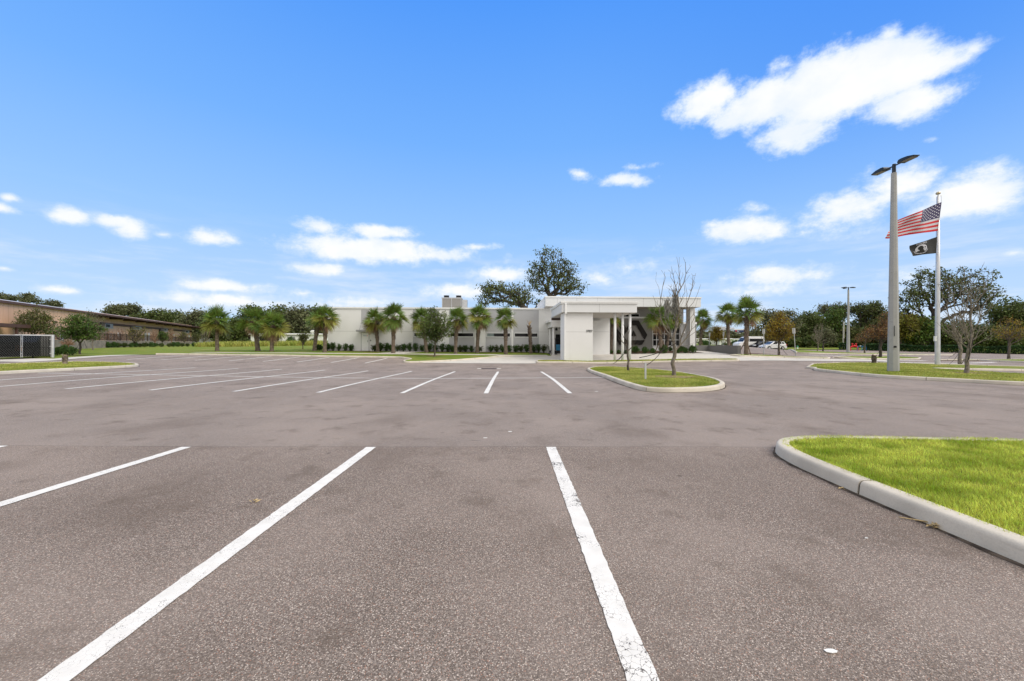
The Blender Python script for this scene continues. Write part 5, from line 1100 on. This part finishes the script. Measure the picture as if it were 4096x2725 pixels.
MB().tube([(tipx+.2,-.05,FH+.02), q3(3757,812), q3(3741,930), q3(3739,950), q3(3736,1016), q3(3741,1390)], .012, 5).build('halyard', GALV, fp)
MB().box(-.26,-.15,-.08,.06, P(3750,1350,FD)[2]-fz-.3, P(3750,1350,FD)[2]-fz+.1).build('cleat_box', TRIM, fp)
def flag(name, label, corners, nu, nv, wave, paint, mats, tear, seed):
    """corners: hoist top, hoist bottom, fly top, fly bottom (photograph pixels)"""
    c = [np.array(P(a, b, FD)) for a, b in corners]; o0 = np.array((fx, fy, fz)); rg = random.Random(seed)
    e = MB(); vs = []; base = c[0]
    for j in range(nv + 1):
        for i in range(nu + 1):
            s, t = i / nu, j / nv
            p = (c[0]*(1-s) + c[2]*s)*(1-t) + (c[1]*(1-s) + c[3]*s)*t
            w_ = wave * s ** .6; ph = 7.5*s + 2.2*t
            dy = w_*math.sin(ph) + .4*w_*math.sin(15*s - 5*t); dz = .20*w_*math.sin(ph*1.15 + .8)*(1 - .3*t) + tear(s, t)
            vs.append((p[0]-base[0] + .3*w_*math.sin(9*s+3*t)*s, dy - .18, p[2]-base[2] + dz))
    fs = []; mi = []
    for j in range(nv):
        for i in range(nu):
            s, t = (i+.5)/nu, (j+.5)/nv; k = paint(s, t)
            if k is None: continue
            fs.append((j*(nu+1)+i, j*(nu+1)+i+1, (j+1)*(nu+1)+i+1, (j+1)*(nu+1)+i)); mi.append(k)
    me = np_mesh(name, vs, fs, mats, mi, True); o = obj(name, me); o.location = base; sm = o.modifiers.new('thickness', 'SOLIDIFY'); sm.thickness = .006; return tag(o, label, 'flag')
def us(s, t):
    if s > .97 and 3.2/13 < t < 5.2/13: return None
    if s > .90 and 4.6/13 < t < 6.8/13 and s + .06*math.sin(t*60) > .92: return None
    if s < .45 and t < 7/13:
        a, b = s/.45, t/(7/13)
        for r in range(9):
            n = 6 if r % 2 == 0 else 5; y = (r+1)/10
            for q in range(n):
                xq = ((q*2 + 1) if r % 2 == 0 else (q*2 + 2))/12
                if math.hypot((a-xq)*1.9*.8, (b-y)*1.0) < .042: return 1
        return 2
    return int(t*13) % 2
flag('national_flag', 'American flag with red and white stripes and starred canton, blowing left', [(3756.5,812),(3743,926),(3588,882),(3528,957)], 130, 91, .22, us, [FLAGR, FLAGW, FLAGB], lambda s, t: .12*max(0, s-.85)*math.sin(t*20), 1)
def pow_(s, t):
    # photograph coordinates inside the emblem: white disc, dark head in profile turned right, tower, wreath and lettering bands
    X_, Y_ = (s - .63)/.21, (t - .5)/.31
    r = math.hypot(X_, Y_)
    if r < 1.0:
        hx, hy = X_ + .05, Y_ - .02
        if math.hypot((hx-.12)*1.15, (hy+.20)*1.0) < .52 and not (hx < -.42): return 0
        if -.30 < hx < .30 and .15 < hy < .60: return 0
        if hy > .52 and abs(hx - .12) < .75*(hy + .1): return 0
        if -.72 < hx < -.48 and -.42 < hy < -.12: return 0
        if (-.70 < hx < -.66 or -.54 < hx < -.50) and -.12 < hy < .45: return 0
        return 1
    if 1.12 < r < 1.32 and Y_ > .35 and int(math.atan2(Y_, X_)*18) % 3: return 1
    if -.02 < t - .06 < .10 and .42 < s < .82:
        q = (s - .42)/.40
        if .42 < q < .56 and abs(q-.49)/.07 + abs(t-.1)/.05 < 1: return 1
        if q < .40 and int(q*40) % 4 in (0, 1): return 1
        if q > .58 and int(q*40) % 4 in (0, 2): return 1
    return 0
flag('black_flag', 'black memorial flag with white disc emblem of a bowed head, below the striped flag', [(3739.5,950),(3736,1015),(3634,985),(3641,1026)], 110, 74, .09, pow_, [FLAGK, FLAGW], lambda s, t: .10*max(0, s-.9)*math.cos(t*9), 2)
# ================================================================== signs, posts, hydrant, pipes
def sign_post(label, u, v, d, vt, ut, pw, pt, pb, surf_):
    x, y, z = P(u, v, d); z = surf(x, y, surf_); t = Vector(P(ut, vt, d)) - Vector((x, y, z)); e = empty('sign_post', (x, y, z), label, 'sign', 'parking signs seen from behind')
    MB().tube([(0,0,-.2), t], .035, 6).build('post', GALV, e); h0 = t.z*(v-pb)/(v-vt); h1 = t.z*(v-pt)/(v-vt); w = pw*d/F/2; k = t.x/t.z
    mb = MB(); mb.add([(k*h0-w,.05,h0),(k*h0+w,-.03,h0),(k*h1+w,-.03,h1),(k*h1-w,.05,h1),(k*h0-w,.058,h0),(k*h0+w,-.022,h0),(k*h1+w,-.022,h1),(k*h1-w,.058,h1)], [(0,1,2,3),(7,6,5,4),(0,4,5,1),(1,5,6,2),(2,6,7,3),(3,7,4,0)]); mb.build('sign_plate', GALV, e)
sign_post('upright metal sign on a post between the tall palm and the silver car', 3054.7, 1418, 42, 1317, 3055, 9, 1317, 1335, .12)
sign_post('leaning metal sign post right of the gold autumn tree', 3183, 1422, 41.5, 1312, 3175, 10, 1313, 1334, .12)
sign_post('narrow metal sign left of the gold tree above the grey wall', 2836, 1385, 56, 1331, 2838.5, 5, 1331, 1344, RAISE); sign_post('narrow metal sign right of the gold tree above the grey wall', 2891, 1385, 56, 1326, 2895, 5.5, 1327, 1343, RAISE)
x, y = pg(2581.8, 1518, .12); mp = empty('marker_post', (x, y, G(x, y)+.12), 'short square white metal post on the middle grass island', 'post'); hp = 65*y/F
mb = MB(); mb.box(-.032,.032,-.032,.032,-.1,hp); mb.build('post', POLEA, mp, bevel=.004); MB().box(-.036,.036,-.036,.036,hp,hp+.012).build('cap', GALV, mp)
x, y, _ = P(3190, 1397, 98); z = L(x, y) - .03; hy = empty('fire_hydrant', (x, y, z), 'white fire hydrant with green top on the far lawn', 'hydrant')
MB().tube([(0,0,0),(0,0,.06),(0,0,.07),(0,0,.5)], [.2,.2,.14,.13], 14).build('barrel', TRIM, hy); mb = MB(); mb.tube([(0,0,.5),(0,0,.56),(0,0,.68),(0,0,.76),(0,0,.84)], [.18,.18,.15,.07,.05], 14); mb.build('bonnet', GREENP, hy)
MB().tube([(-.24,0,.42),(.24,0,.42)], .08, 10).build('hose_nozzle', GREENP, hy)
x, y, _ = P(3416, 1402, 88); z = G(x, y) + .02; k = 88/F; rd = empty('backflow_valve', (x, y, z), 'red backflow preventer pipes with two gate valves by the hedge', 'pipework')
W = 15*k
MB().tube([(-W,0,-.1),(-W,0,.62),(-W+.1,0,.75),(-W*.3,0,.95),(W*.6,0,.95),(W-.1,0,.75),(W,0,.62),(W,0,-.1)], .16, 10).build('pipe', RED, rd)
for s in (-.45, .55):
    v_ = MB(); v_.tube([(W*s,0,.75),(W*s,0,1.28)], [.22,.12], 10); v_.tube([(W*s,0,1.28),(W*s,0,1.6)], .05, 8); v_.tube([(W*s-.2,0,1.5),(W*s+.2,0,1.5)], .06, 8); v_.build('gate_valve', RED, rd)
MB().tube([(-W*.15,0,.95),(W*.15,0,.95)], .27, 12).build('flange', RED, rd)
for a, lab in ((3440, 'left'), (3457, 'right')):
    x, y, _ = P(a, 1402, 87); z = G(x, y) + .02; e = empty('blue_pipe_rack', (x, y, z), f'blue bent water pipe beside the red backflow valves, {lab} one of the pair', 'pipework', 'blue water pipes')
    MB().tube([(-.5,0,-.1),(-.5,0,.85),(-.4,0,.92),(.35,0,.92),(.45,0,.85),(.45,0,-.1)], .055, 8).build('pipe', BLUE, e); MB().tube([(-.05,-.05,.92),(.15,-.05,1.05)], .09, 8).build('valve', GALV, e)
x, y, _ = P(3374, 1386, 104); z = G(x, y); pp = empty('utility_pole', (x, y, z), 'weathered pale pole standing before the right-hand wood', 'pole'); MB().tube([(0,0,-.2),(0,0,3.0),(.05,0,(1386-1282)*104/F+.2)], [.2,.18,.14], 10).build('shaft', PALEPOLE, pp); MB().box(-.1,.1,-.22,-.14,1.5,2.6).build('bark_patch', BARKD, pp)
x, y, _ = P(862, 1345, 150); pl2 = empty('utility_pole', (P(842,1370,148)[0], 148, 1.2), 'slim lamp pole beyond the white trailer left of the leftmost palm', 'pole'); MB().tube([(0,0,0),(0,0,P(842,1318,148)[2]-1.2)], .12, 8).build('shaft', GALV, pl2); MB().box(0,1.2,-.1,.1,P(842,1318,148)[2]-1.3,P(842,1318,148)[2]-1.15).build('arm', GALV, pl2)
# storm drain
dr0 = Vector(pg(1956, 1475.5)); dz = G(dr0.x, dr0.y); sdn = empty('storm_drain', (dr0.x, dr0.y, dz), 'rectangular iron storm drain grate in the asphalt', 'drain')
dw = 62*dr0.y/F/2; part('frame', WALK, sdn, (-dw-.28,-dw,-.3,.3,-.05,.012), (dw,dw+.28,-.3,.3,-.05,.012)); gb = [(-dw + 2*dw*i/14 + .02, -dw + 2*dw*(i+1)/14 - .05, -.26, .26, -.03, .014) for i in range(14)]
part('grate', BROWN, sdn, *gb, (-dw,dw,-.3,-.265,-.03,.013), (-dw,dw,.265,.3,-.03,.013)); part('pit', BLACKM, sdn, (-dw,dw,-.26,.26,-.02,.006))
# litter on the asphalt
def litter(name, label, u, v, n, ln, m, seed, flat=True):
    x, y = pg(u, v); z = G(x, y) + .004; rg = random.Random(seed); mb = MB()
    for k in range(n):
        a = rg.uniform(0, 6.28); c = Vector((rg.uniform(-.05,.05)*ln/.1, rg.uniform(-.03,.03)*ln/.1, .002*k)); d_ = Vector((math.cos(a), math.sin(a), rg.uniform(.0,.25))) * ln * rg.uniform(.5,1); s = Vector((-math.sin(a), math.cos(a), 0)) * ln * .12
        mb.add([c - d_*.5, c + s + Vector((0,0,.012)), c + d_*.5 + Vector((0,0,.01)), c - s + Vector((0,0,.002))], [(0,1,2,3)])
    o = mb.build(name, m); o.location = (x, y, z + .003); sm = o.modifiers.new('thickness', 'SOLIDIFY'); sm.thickness = .001; return tag(o, label, 'litter')
PALEL = mat('dry_leaf', (.50,.38,.20), .8, 0, .3, 30); PAPER = mat('white_scrap', (.8,.8,.78), .7)
litter('dry_leaf', 'pale dry leaf lying between the two left stall lines', 1018, 2014, 6, .075, PALEL, 1)
litter('dry_grass_clump', 'tuft of dry straw against the near kerb', 3728, 2118, 14, .075, PALEL, 2); litter('dry_leaf', 'small brown leaf at the foot of the near kerb joint', 3372, 1960, 3, .06, PALEL, 3)
for (u, v, s, w) in [(3324,2627,.045,'near the lower right corner'),(2040,1729,.06,'in the lane past the middle stall line'),(1941,1754,.05,'in the lane left of the other one'),(2386,1567,.09,'in front of the middle island'),(3466,2165,.02,'left of the straw tuft')]:
    x, y = pg(u, v); mb = MB(); n = 7; rg = random.Random(u); q = [(s*rg.uniform(.4,.6)*math.cos(i*2*PI/n)*1.4, s*rg.uniform(.35,.55)*math.sin(i*2*PI/n)*.8) for i in range(n)]; mb.slab(q, 0, .003); o = mb.build('paper_scrap', PAPER); o.location = (x, y, G(x, y)+.004); tag(o, f'white scrap of paper on the asphalt {w}', 'litter', 'white scraps on the asphalt')
x, y = pg(3660, 2095); mb = MB(); mb.tube([(0,0,.006),(.12,-.12,.02),(.2,-.25,.012),(.24,-.36,.008)], [.003,.007,.008,.003], 5); o = mb.build('palm_strip', PALEL); o.location = (x-.05, y+.1, G(x, y)); tag(o, 'long dry palm strip lying along the near kerb', 'litter')
# ================================================================== cars
def car(name, label, cat, u, v, d, head, prof, paint, W, Ln, wheels, glass, hw, rl, van=False):
    """prof: side outline (x from the nose, z) of the body below the glass; glass: outline of the cabin"""
    x, y, z = P(u, v, d); z = G(x, y) + .012; e = empty(name, (x, y, z), label, cat, 'cars parked beyond the grey wall', head)
    rw_ = wheels[2]
    def outline():
        p = [q for q in prof[0]]; bot = []
        for wx in (wheels[1], wheels[0]):
            for k in range(9):
                a = PI * k / 8; bot.append((wx + (rw_+.05)*math.cos(a), rw_*.98 + (rw_+.05)*math.sin(a)))
        low = prof[1]; return p + [(Ln-.05, low)] + bot + [(.08, low)]
    ol = outline(); mb = MB()
    def hwid(zz): return W/2 * (1 if zz < .95*prof[2] else 1)
    mb.prism(ol, -W/2, W/2); mb.build('body', paint, e, bevel=.045)
    g = glass; n = len(g); z0 = min(q[1] for q in g); z1 = max(q[1] for q in g); tl = .04 if van else .17
    def half(zz, o=0.0): return W/2 - .03 - tl*(zz-z0)/(z1-z0) + o
    mb = MB(); vs = [(p, -half(q), q) for p, q in g] + [(p, half(q), q) for p, q in g]
    mb.add(vs, [tuple(range(n)), tuple(range(2*n-1, n-1, -1))] + [(i, i+n, (i+1) % n + n, (i+1) % n) for i in range(n)]); mb.build('cabin', paint, e, bevel=.03)
    for nm, q in hw:
        for s in (-1, 1):
            m_ = len(q); vv = [(a, s*half(b, .008), b) for a, b in q] + [(a, s*half(b, -.01), b) for a, b in q]
            MB().add(vv, [tuple(range(m_)), tuple(range(2*m_-1, m_-1, -1))] + [(i, i+m_, (i+1) % m_+m_, (i+1) % m_) for i in range(m_)]).build('side_window', CARGL, e)
    # windscreen and rear glass: panels just proud of the cabin's sloping ends
    for nm, (a, b) in rl:
        ax_, az2 = g[a]; bx_, bz2 = g[b]; dx, dz = bx_-ax_, bz2-az2; l_ = math.hypot(dx, dz); nx, nz = -dz/l_, dx/l_
        if (nm == 'windscreen') == (nx > 0): nx, nz = -nx, -nz
        f0, f1 = .08, .92; pts_ = []
        for f in (f0, f1):
            px_, pz_ = ax_+dx*f + nx*.012, az2+dz*f + nz*.012; hh = half(az2+dz*f) - .08; pts_.append((px_, pz_, hh))
        (xa_, za_, ha), (xb_, zb_, hb) = pts_
        MB().add([(xa_,-ha,za_),(xa_,ha,za_),(xb_,hb,zb_),(xb_,-hb,zb_),(xa_-nx*.01,-ha,za_-nz*.01),(xa_-nx*.01,ha,za_-nz*.01),(xb_-nx*.01,hb,zb_-nz*.01),(xb_-nx*.01,-hb,zb_-nz*.01)], [(0,1,2,3),(7,6,5,4),(0,4,5,1),(1,5,6,2),(2,6,7,3),(3,7,4,0)]).build(nm, CARGL, e)
    for wx in wheels[:2]:
        for s in (-1, 1):
            yy = s*(W/2 - .10); wo = MB().tube([(wx,yy-.11,rw_),(wx,yy-.09,rw_),(wx,yy+.09,rw_),(wx,yy+.11,rw_)], [rw_*.9,rw_,rw_,rw_*.9], 22).build('wheel', TYRE, e)
            rm = MB(); rm.tube([(wx,yy+s*.10,rw_),(wx,yy+s*.125,rw_)], [rw_*.66,rw_*.62], 18)
            for k in range(5):
                a = k*2*PI/5; rm.tube([(wx+.04*math.cos(a),yy+s*.13,rw_+.04*math.sin(a)),(wx+rw_*.6*math.cos(a),yy+s*.125,rw_+rw_*.6*math.sin(a))], .03, 5)
            rm.build('rim', RIM, wo)
    zb = prof[2]
    for s in (-1, 1):
        y0, y1 = sorted((s*(W/2-.42), s*(W/2+.004))); hx = prof[3]
        MB().box(hx-.03, hx+.34, y0, y1, zb-.26, zb-.08).build('headlight', HEADL, e, bevel=.02)
        y0, y1 = sorted((s*(W/2-.22), s*(W/2+.006))); MB().box(Ln-.16, Ln+.008, y0, y1, zb-.2, zb+.12).build('tail_light', REDL, e, bevel=.02)
        y0, y1 = sorted((s*(W/2), s*(W/2+.2))); mx_ = g[0][0]+.35; MB().box(mx_, mx_+.12, y0, y1, z0+.02, z0+.18).build('mirror', paint if not van else PLAST, e, bevel=.03)
        y0, y1 = sorted((s*(W/2-.001), s*(W/2+.012)))
        for hx2 in ((Ln*.5, Ln*.72) if not van else (Ln*.3,)): MB().box(hx2, hx2+.16, y0, y1, zb-.12, zb-.085).build('door_handle', PLAST, e)
    MB().box(-.022, .1, -W/2+.2, W/2-.2, .26, .50).build('grille', PLAST, e); MB().box(-.03,-.018,-.16,.16,.34,.45).build('number_plate', TRIM, e)
    MB().box(wheels[0]+rw_+.08, wheels[1]-rw_-.08, -W/2-.006, W/2+.006, prof[1]-.005, prof[1]+.09).build('sill', PLAST, e)
    return e
HD = math.radians(4)
car('hatchback_car', 'silver-white hatchback parked nearest, beside the gold autumn tree', 'car', 3047, 1403.6, 74.5, HD, ([(0,.42),(.03,.62),(.12,.74),(.55,.90),(1.02,.99),(4.05,1.06),(4.2,1.0),(4.25,.75),(4.25,.45)], .24, .95, .10), CARS, 1.80, 4.25, (.82, 3.42, .32),
    [(.95,.97),(1.35,1.22),(1.85,1.50),(2.4,1.60),(3.2,1.58),(3.85,1.46),(4.12,1.03)], [('f', [(1.45,1.03),(1.62,1.20),(2.0,1.47),(2.42,1.53),(2.42,1.06)]),('r', [(2.5,1.06),(2.5,1.53),(3.2,1.50),(3.3,1.09)]),('q', [(3.4,1.10),(3.32,1.48),(3.7,1.40),(3.85,1.14)])], [('windscreen',(0,2)),('rear_window',(5,6))])
car('suv_car', 'black sport utility vehicle between the white van and the silver hatchback', 'car', 3003, 1402, 78, HD, ([(0,.5),(.03,.75),(.1,.88),(.5,1.0),(1.1,1.08),(4.5,1.12),(4.62,1.05),(4.66,.8),(4.66,.5)], .28, 1.03, .08), CARB, 1.86, 4.66, (.92, 3.72, .36),
    [(1.02,1.06),(1.5,1.36),(1.85,1.58),(2.6,1.68),(3.8,1.64),(4.35,1.5),(4.56,1.1)], [('f', [(1.5,1.12),(1.66,1.3),(1.98,1.54),(2.5,1.6),(2.5,1.13)]),('r', [(2.58,1.13),(2.58,1.6),(3.45,1.58),(3.5,1.14)]),('q', [(3.58,1.15),(3.54,1.57),(4.1,1.48),(4.25,1.18)])], [('windscreen',(0,2)),('rear_window',(5,6))])
car('passenger_van', 'tall white passenger van parked behind the black car', 'van', 2943, 1401.5, 80, HD, ([(0,.55),(.02,.9),(.10,1.12),(.55,1.30),(1.0,1.40),(5.3,1.40),(5.36,1.3),(5.4,.9),(5.4,.55)], .32, 1.24, .10), CARW, 2.0, 5.4, (.95, 4.35, .36),
    [(.85,1.35),(1.35,1.95),(1.65,2.28),(2.0,2.40),(2.4,2.46),(5.2,2.46),(5.34,2.3),(5.38,1.38)], [('f', [(1.18,1.45),(1.50,1.95),(1.75,2.02),(2.1,2.02),(2.1,1.45)]),('r', [(2.2,1.42),(2.2,2.02),(5.05,2.02),(5.05,1.42)])], [('windscreen',(0,2)),('rear_window',(6,7))], True)
SKY_STR = .12; EXPOSURE = .25; SKY_MIX = .92; SUN_E = 2.0; SUN_C = (1, .94, .85)
SKY_RAMP = [(0, (.50, .65, .82)), (1, (.045, .21, .76)), (.10, (.40, .58, .86)), (.22, (.27, .50, .88)), (.38, (.155, .395, .88)), (.60, (.07, .285, .86))]
CLOUD_EDGE = (.58, .70, .86); CLOUD_CORE = (.87, .87, .87); CLOUD_SHADE = (.72, .78, .86); FILL_CLOUD = (.83, .80, .765)
# ================================================================== camera, light, sky
cam = bpy.data.cameras.new('camera'); co = bpy.data.objects.new('camera', cam); col.objects.link(co); scene.camera = co
cam.sensor_width = 36; cam.sensor_fit = 'HORIZONTAL'; cam.lens = F / 4096 * 36; cam.clip_end = 3000; cam.clip_start = .05
cam.shift_x = (2048 - U0) / 4096; cam.shift_y = (V0 - 1362.5) / 4096
co.matrix_world = Matrix.Translation((0, 0, H)) @ Matrix.Rotation(PI/2, 4, 'X') @ Matrix.Rotation(math.atan(ROLL), 4, 'Z')
SUN_EL, SUN_AZ = math.radians(46), math.radians(120)      # azimuth clockwise from +Y
sd = Vector((math.sin(SUN_AZ)*math.cos(SUN_EL), math.cos(SUN_AZ)*math.cos(SUN_EL), math.sin(SUN_EL)))
sl = bpy.data.lights.new('sun', 'SUN'); sl.energy = SUN_E; sl.angle = math.radians(38); sl.color = SUN_C
so = bpy.data.objects.new('sun', sl); col.objects.link(so); so.location = (0, 0, 60); so.rotation_euler = sd.to_track_quat('Z', 'Y').to_euler()
wd = bpy.data.worlds.new('World'); scene.world = wd; wd.use_nodes = True; nt = wd.node_tree
bg = nt.nodes['Background']
sky = N(nt, 'ShaderNodeTexSky', sky_type='NISHITA', sun_disc=False); sky.sun_elevation = SUN_EL; sky.sun_rotation = SUN_AZ; sky.air_density = 1.0; sky.dust_density = .4; sky.ozone_density = 2.0
tc = N(nt, 'ShaderNodeTexCoord'); dirv = tc.outputs['Generated']
sp = N(nt, 'ShaderNodeSeparateXYZ'); nt.links.new(dirv, sp.inputs[0])
az = mth(nt, 'ARCTAN2', sp.outputs[0], sp.outputs[1]); el = mth(nt, 'ARCSINE', sp.outputs[2])
cb_ = N(nt, 'ShaderNodeCombineXYZ'); nt.links.new(az, cb_.inputs[0]); nt.links.new(el, cb_.inputs[1]); pv = cb_.outputs[0]
def wnoise(vec, s, det, rough):
    n = N(nt, 'ShaderNodeTexNoise'); n.inputs['Scale'].default_value = s; n.inputs['Detail'].default_value = det; n.inputs['Roughness'].default_value = rough
    nt.links.new(vec, n.inputs['Vector']); return n
st = N(nt, 'ShaderNodeVectorMath', operation='MULTIPLY'); nt.links.new(pv, st.inputs[0]); st.inputs[1].default_value = (1, 1.4, 1)
n1 = wnoise(st.outputs[0], 7, 3, .5)
wp = N(nt, 'ShaderNodeVectorMath', operation='MULTIPLY_ADD'); nt.links.new(n1.outputs['Color'], wp.inputs[0]); wp.inputs[1].default_value = (.07, .035, 0); nt.links.new(pv, wp.inputs[2])
wo = N(nt, 'ShaderNodeVectorMath', operation='SUBTRACT'); nt.links.new(wp.outputs[0], wo.inputs[0]); wo.inputs[1].default_value = (.035, .0175, 0)
n2 = wnoise(st.outputs[0], 20, 9, .66)
S = 4096 / 2357
big = [(420,620,260,135,1.1),(760,640,400,165,1.3),(1130,560,460,260,1.6),(1500,430,420,245,1.6),(1780,400,340,125,1.2),(1640,640,360,135,1.1),(950,830,270,115,1.1),(1560,205,120,75,.8),(2060,290,90,50,.55),(880,390,90,50,.5),(1760,870,70,25,.35)]
clouds = [(2560 + a*.6517, b*.6517, c*.6517*1.1, e*.6517*1.15, s) for a, b, c, e, s in big]
clouds += [(a*S, b*S, c*S*1.15, e*S*1.25, s) for a, b, c, e, s in [(1438,413,58,16,.8),(1335,397,32,14,.5),(1465,381,34,8,.4),(1710,530,115,32,.95),(1735,482,45,15,.45),
 (1960,485,130,48,.75),(2070,425,100,48,.85),(1900,505,90,26,.55),(2250,440,165,62,1.0),(2140,480,60,26,.5),(1845,530,50,10,.45),(1785,635,140,28,.9),(1760,672,140,20,.55),(2330,584,40,10,.55),(2080,640,70,18,.35),
 (18,457,34,12,.8),(0,482,50,14,.7),(150,498,52,22,.95),(255,507,65,19,.95),(310,525,60,24,.95),(378,534,36,9,.6),(490,547,72,21,.95),(735,519,60,15,.75),(880,531,95,17,1.0),(850,575,185,33,1.2),(1010,585,90,18,.8),(1098,572,46,9,.55),
 (735,618,92,15,.95),(510,658,125,15,.95),(140,668,55,11,.7),(560,692,220,20,.75),(700,672,44,10,.5),(820,697,130,16,.7),(1150,632,88,20,.95),(1050,672,85,20,.9),(1380,638,62,22,.65),(1165,604,16,14,.35),(20,625,26,7,.5),(10,590,30,7,.35),(1480,612,60,25,.3),(420,688,70,9,.45)]]
acc = None; low = None
for (u, v, ru, rv, s) in clouds:
    p = P(u, v, 1.0); q1 = P(u + ru, v, 1.0); q2 = P(u, v - rv, 1.0)
    fa = lambda t: (math.atan2(t[0], t[1]), math.atan2(t[2] - H, math.hypot(t[0], t[1])))
    a, e = fa(p); ra = abs(fa(q1)[0] - a); re = abs(fa(q2)[1] - e)
    m1 = N(nt, 'ShaderNodeVectorMath', operation='MULTIPLY_ADD'); nt.links.new(wo.outputs[0], m1.inputs[0]); m1.inputs[1].default_value = (1/ra, 1/re, 0); m1.inputs[2].default_value = (-a/ra, -e/re, 0)
    m2 = N(nt, 'ShaderNodeVectorMath', operation='LENGTH'); nt.links.new(m1.outputs[0], m2.inputs[0])
    val = mth(nt, 'MULTIPLY_ADD', m2.outputs['Value'], -s, s)
    acc = val if acc is None else mth(nt, 'SMOOTH_MAX', acc, val, .30)
dens = mth(nt, 'ADD', acc, mth(nt, 'MULTIPLY_ADD', n2.outputs['Fac'], 1.5, -.78))
cov = mrange(nt, dens, -.08, .52)
core = mrange(nt, dens, .15, .75)
# clear sky: Nishita toned to the deep blue of the photograph, paler towards the horizon
rp_ = N(nt, 'ShaderNodeValToRGB'); e0 = rp_.color_ramp.elements
for k, (t, c) in enumerate(SKY_RAMP):
    q = e0[k] if k < 2 else e0.new(t)
    q.position = t; q.color = C4(c)
nt.links.new(mth(nt, 'DIVIDE', el, 1.2), rp_.inputs[0])
deep = mth(nt, 'MULTIPLY', mrange(nt, az, .1, .9), mrange(nt, el, .15, .6))
rc_ = mixc(nt, mth(nt, 'MULTIPLY', deep, .55), rp_.outputs[0], (.022, .20, .80))
base = mixc(nt, 1.0, rc_, (1/SKY_STR,)*3, 'MULTIPLY')
skyc = mixc(nt, SKY_MIX, sky.outputs[0], base)
vs2 = N(nt, 'ShaderNodeVectorMath', operation='MULTIPLY'); nt.links.new(pv, vs2.inputs[0]); vs2.inputs[1].default_value = (1, 5.5, 1)
veil = mth(nt, 'MULTIPLY', mrange(nt, wnoise(vs2.outputs[0], 4.2, 6, .6).outputs['Fac'], .44, .70), mrange(nt, el, .03, .30, .75, 0))
g_ = lambda c: tuple(x/SKY_STR for x in c)
skyc = mixc(nt, veil, skyc, g_((.74, .78, .84)))
shade = mrange(nt, wnoise(st.outputs[0], 9, 4, .55).outputs['Fac'], .35, .7)
cl = mixc(nt, core, g_(CLOUD_EDGE), mixc(nt, mth(nt, 'MULTIPLY', shade, .8), g_(CLOUD_CORE), g_(CLOUD_SHADE)))
skyc = mixc(nt, mth(nt, 'MULTIPLY', cov, .97), skyc, cl)
# unseen grey-white cloud overhead and behind, added to make the ambient light neutral
fill_cloud = mth(nt, 'ADD', mth(nt, 'MULTIPLY_ADD', sp.outputs[1], -1.0, mth(nt, 'MULTIPLY', sp.outputs[2], 1.1)), mth(nt, 'MULTIPLY_ADD', n1.outputs['Fac'], .5, -.25))
skyc = mixc(nt, mrange(nt, fill_cloud, .14, .50), skyc, g_(FILL_CLOUD))
nt.links.new(skyc, bg.inputs['Color'])
bg.inputs['Strength'].default_value = SKY_STR
scene.view_settings.view_transform = 'Standard'; scene.view_settings.look = 'None'; scene.view_settings.exposure = EXPOSURE; scene.view_settings.gamma = 1
scene.render.engine = 'CYCLES'; scene.cycles.max_bounces = 6; scene.cycles.diffuse_bounces = 3; scene.cycles.transparent_max_bounces = 6; scene.cycles.use_denoising = True
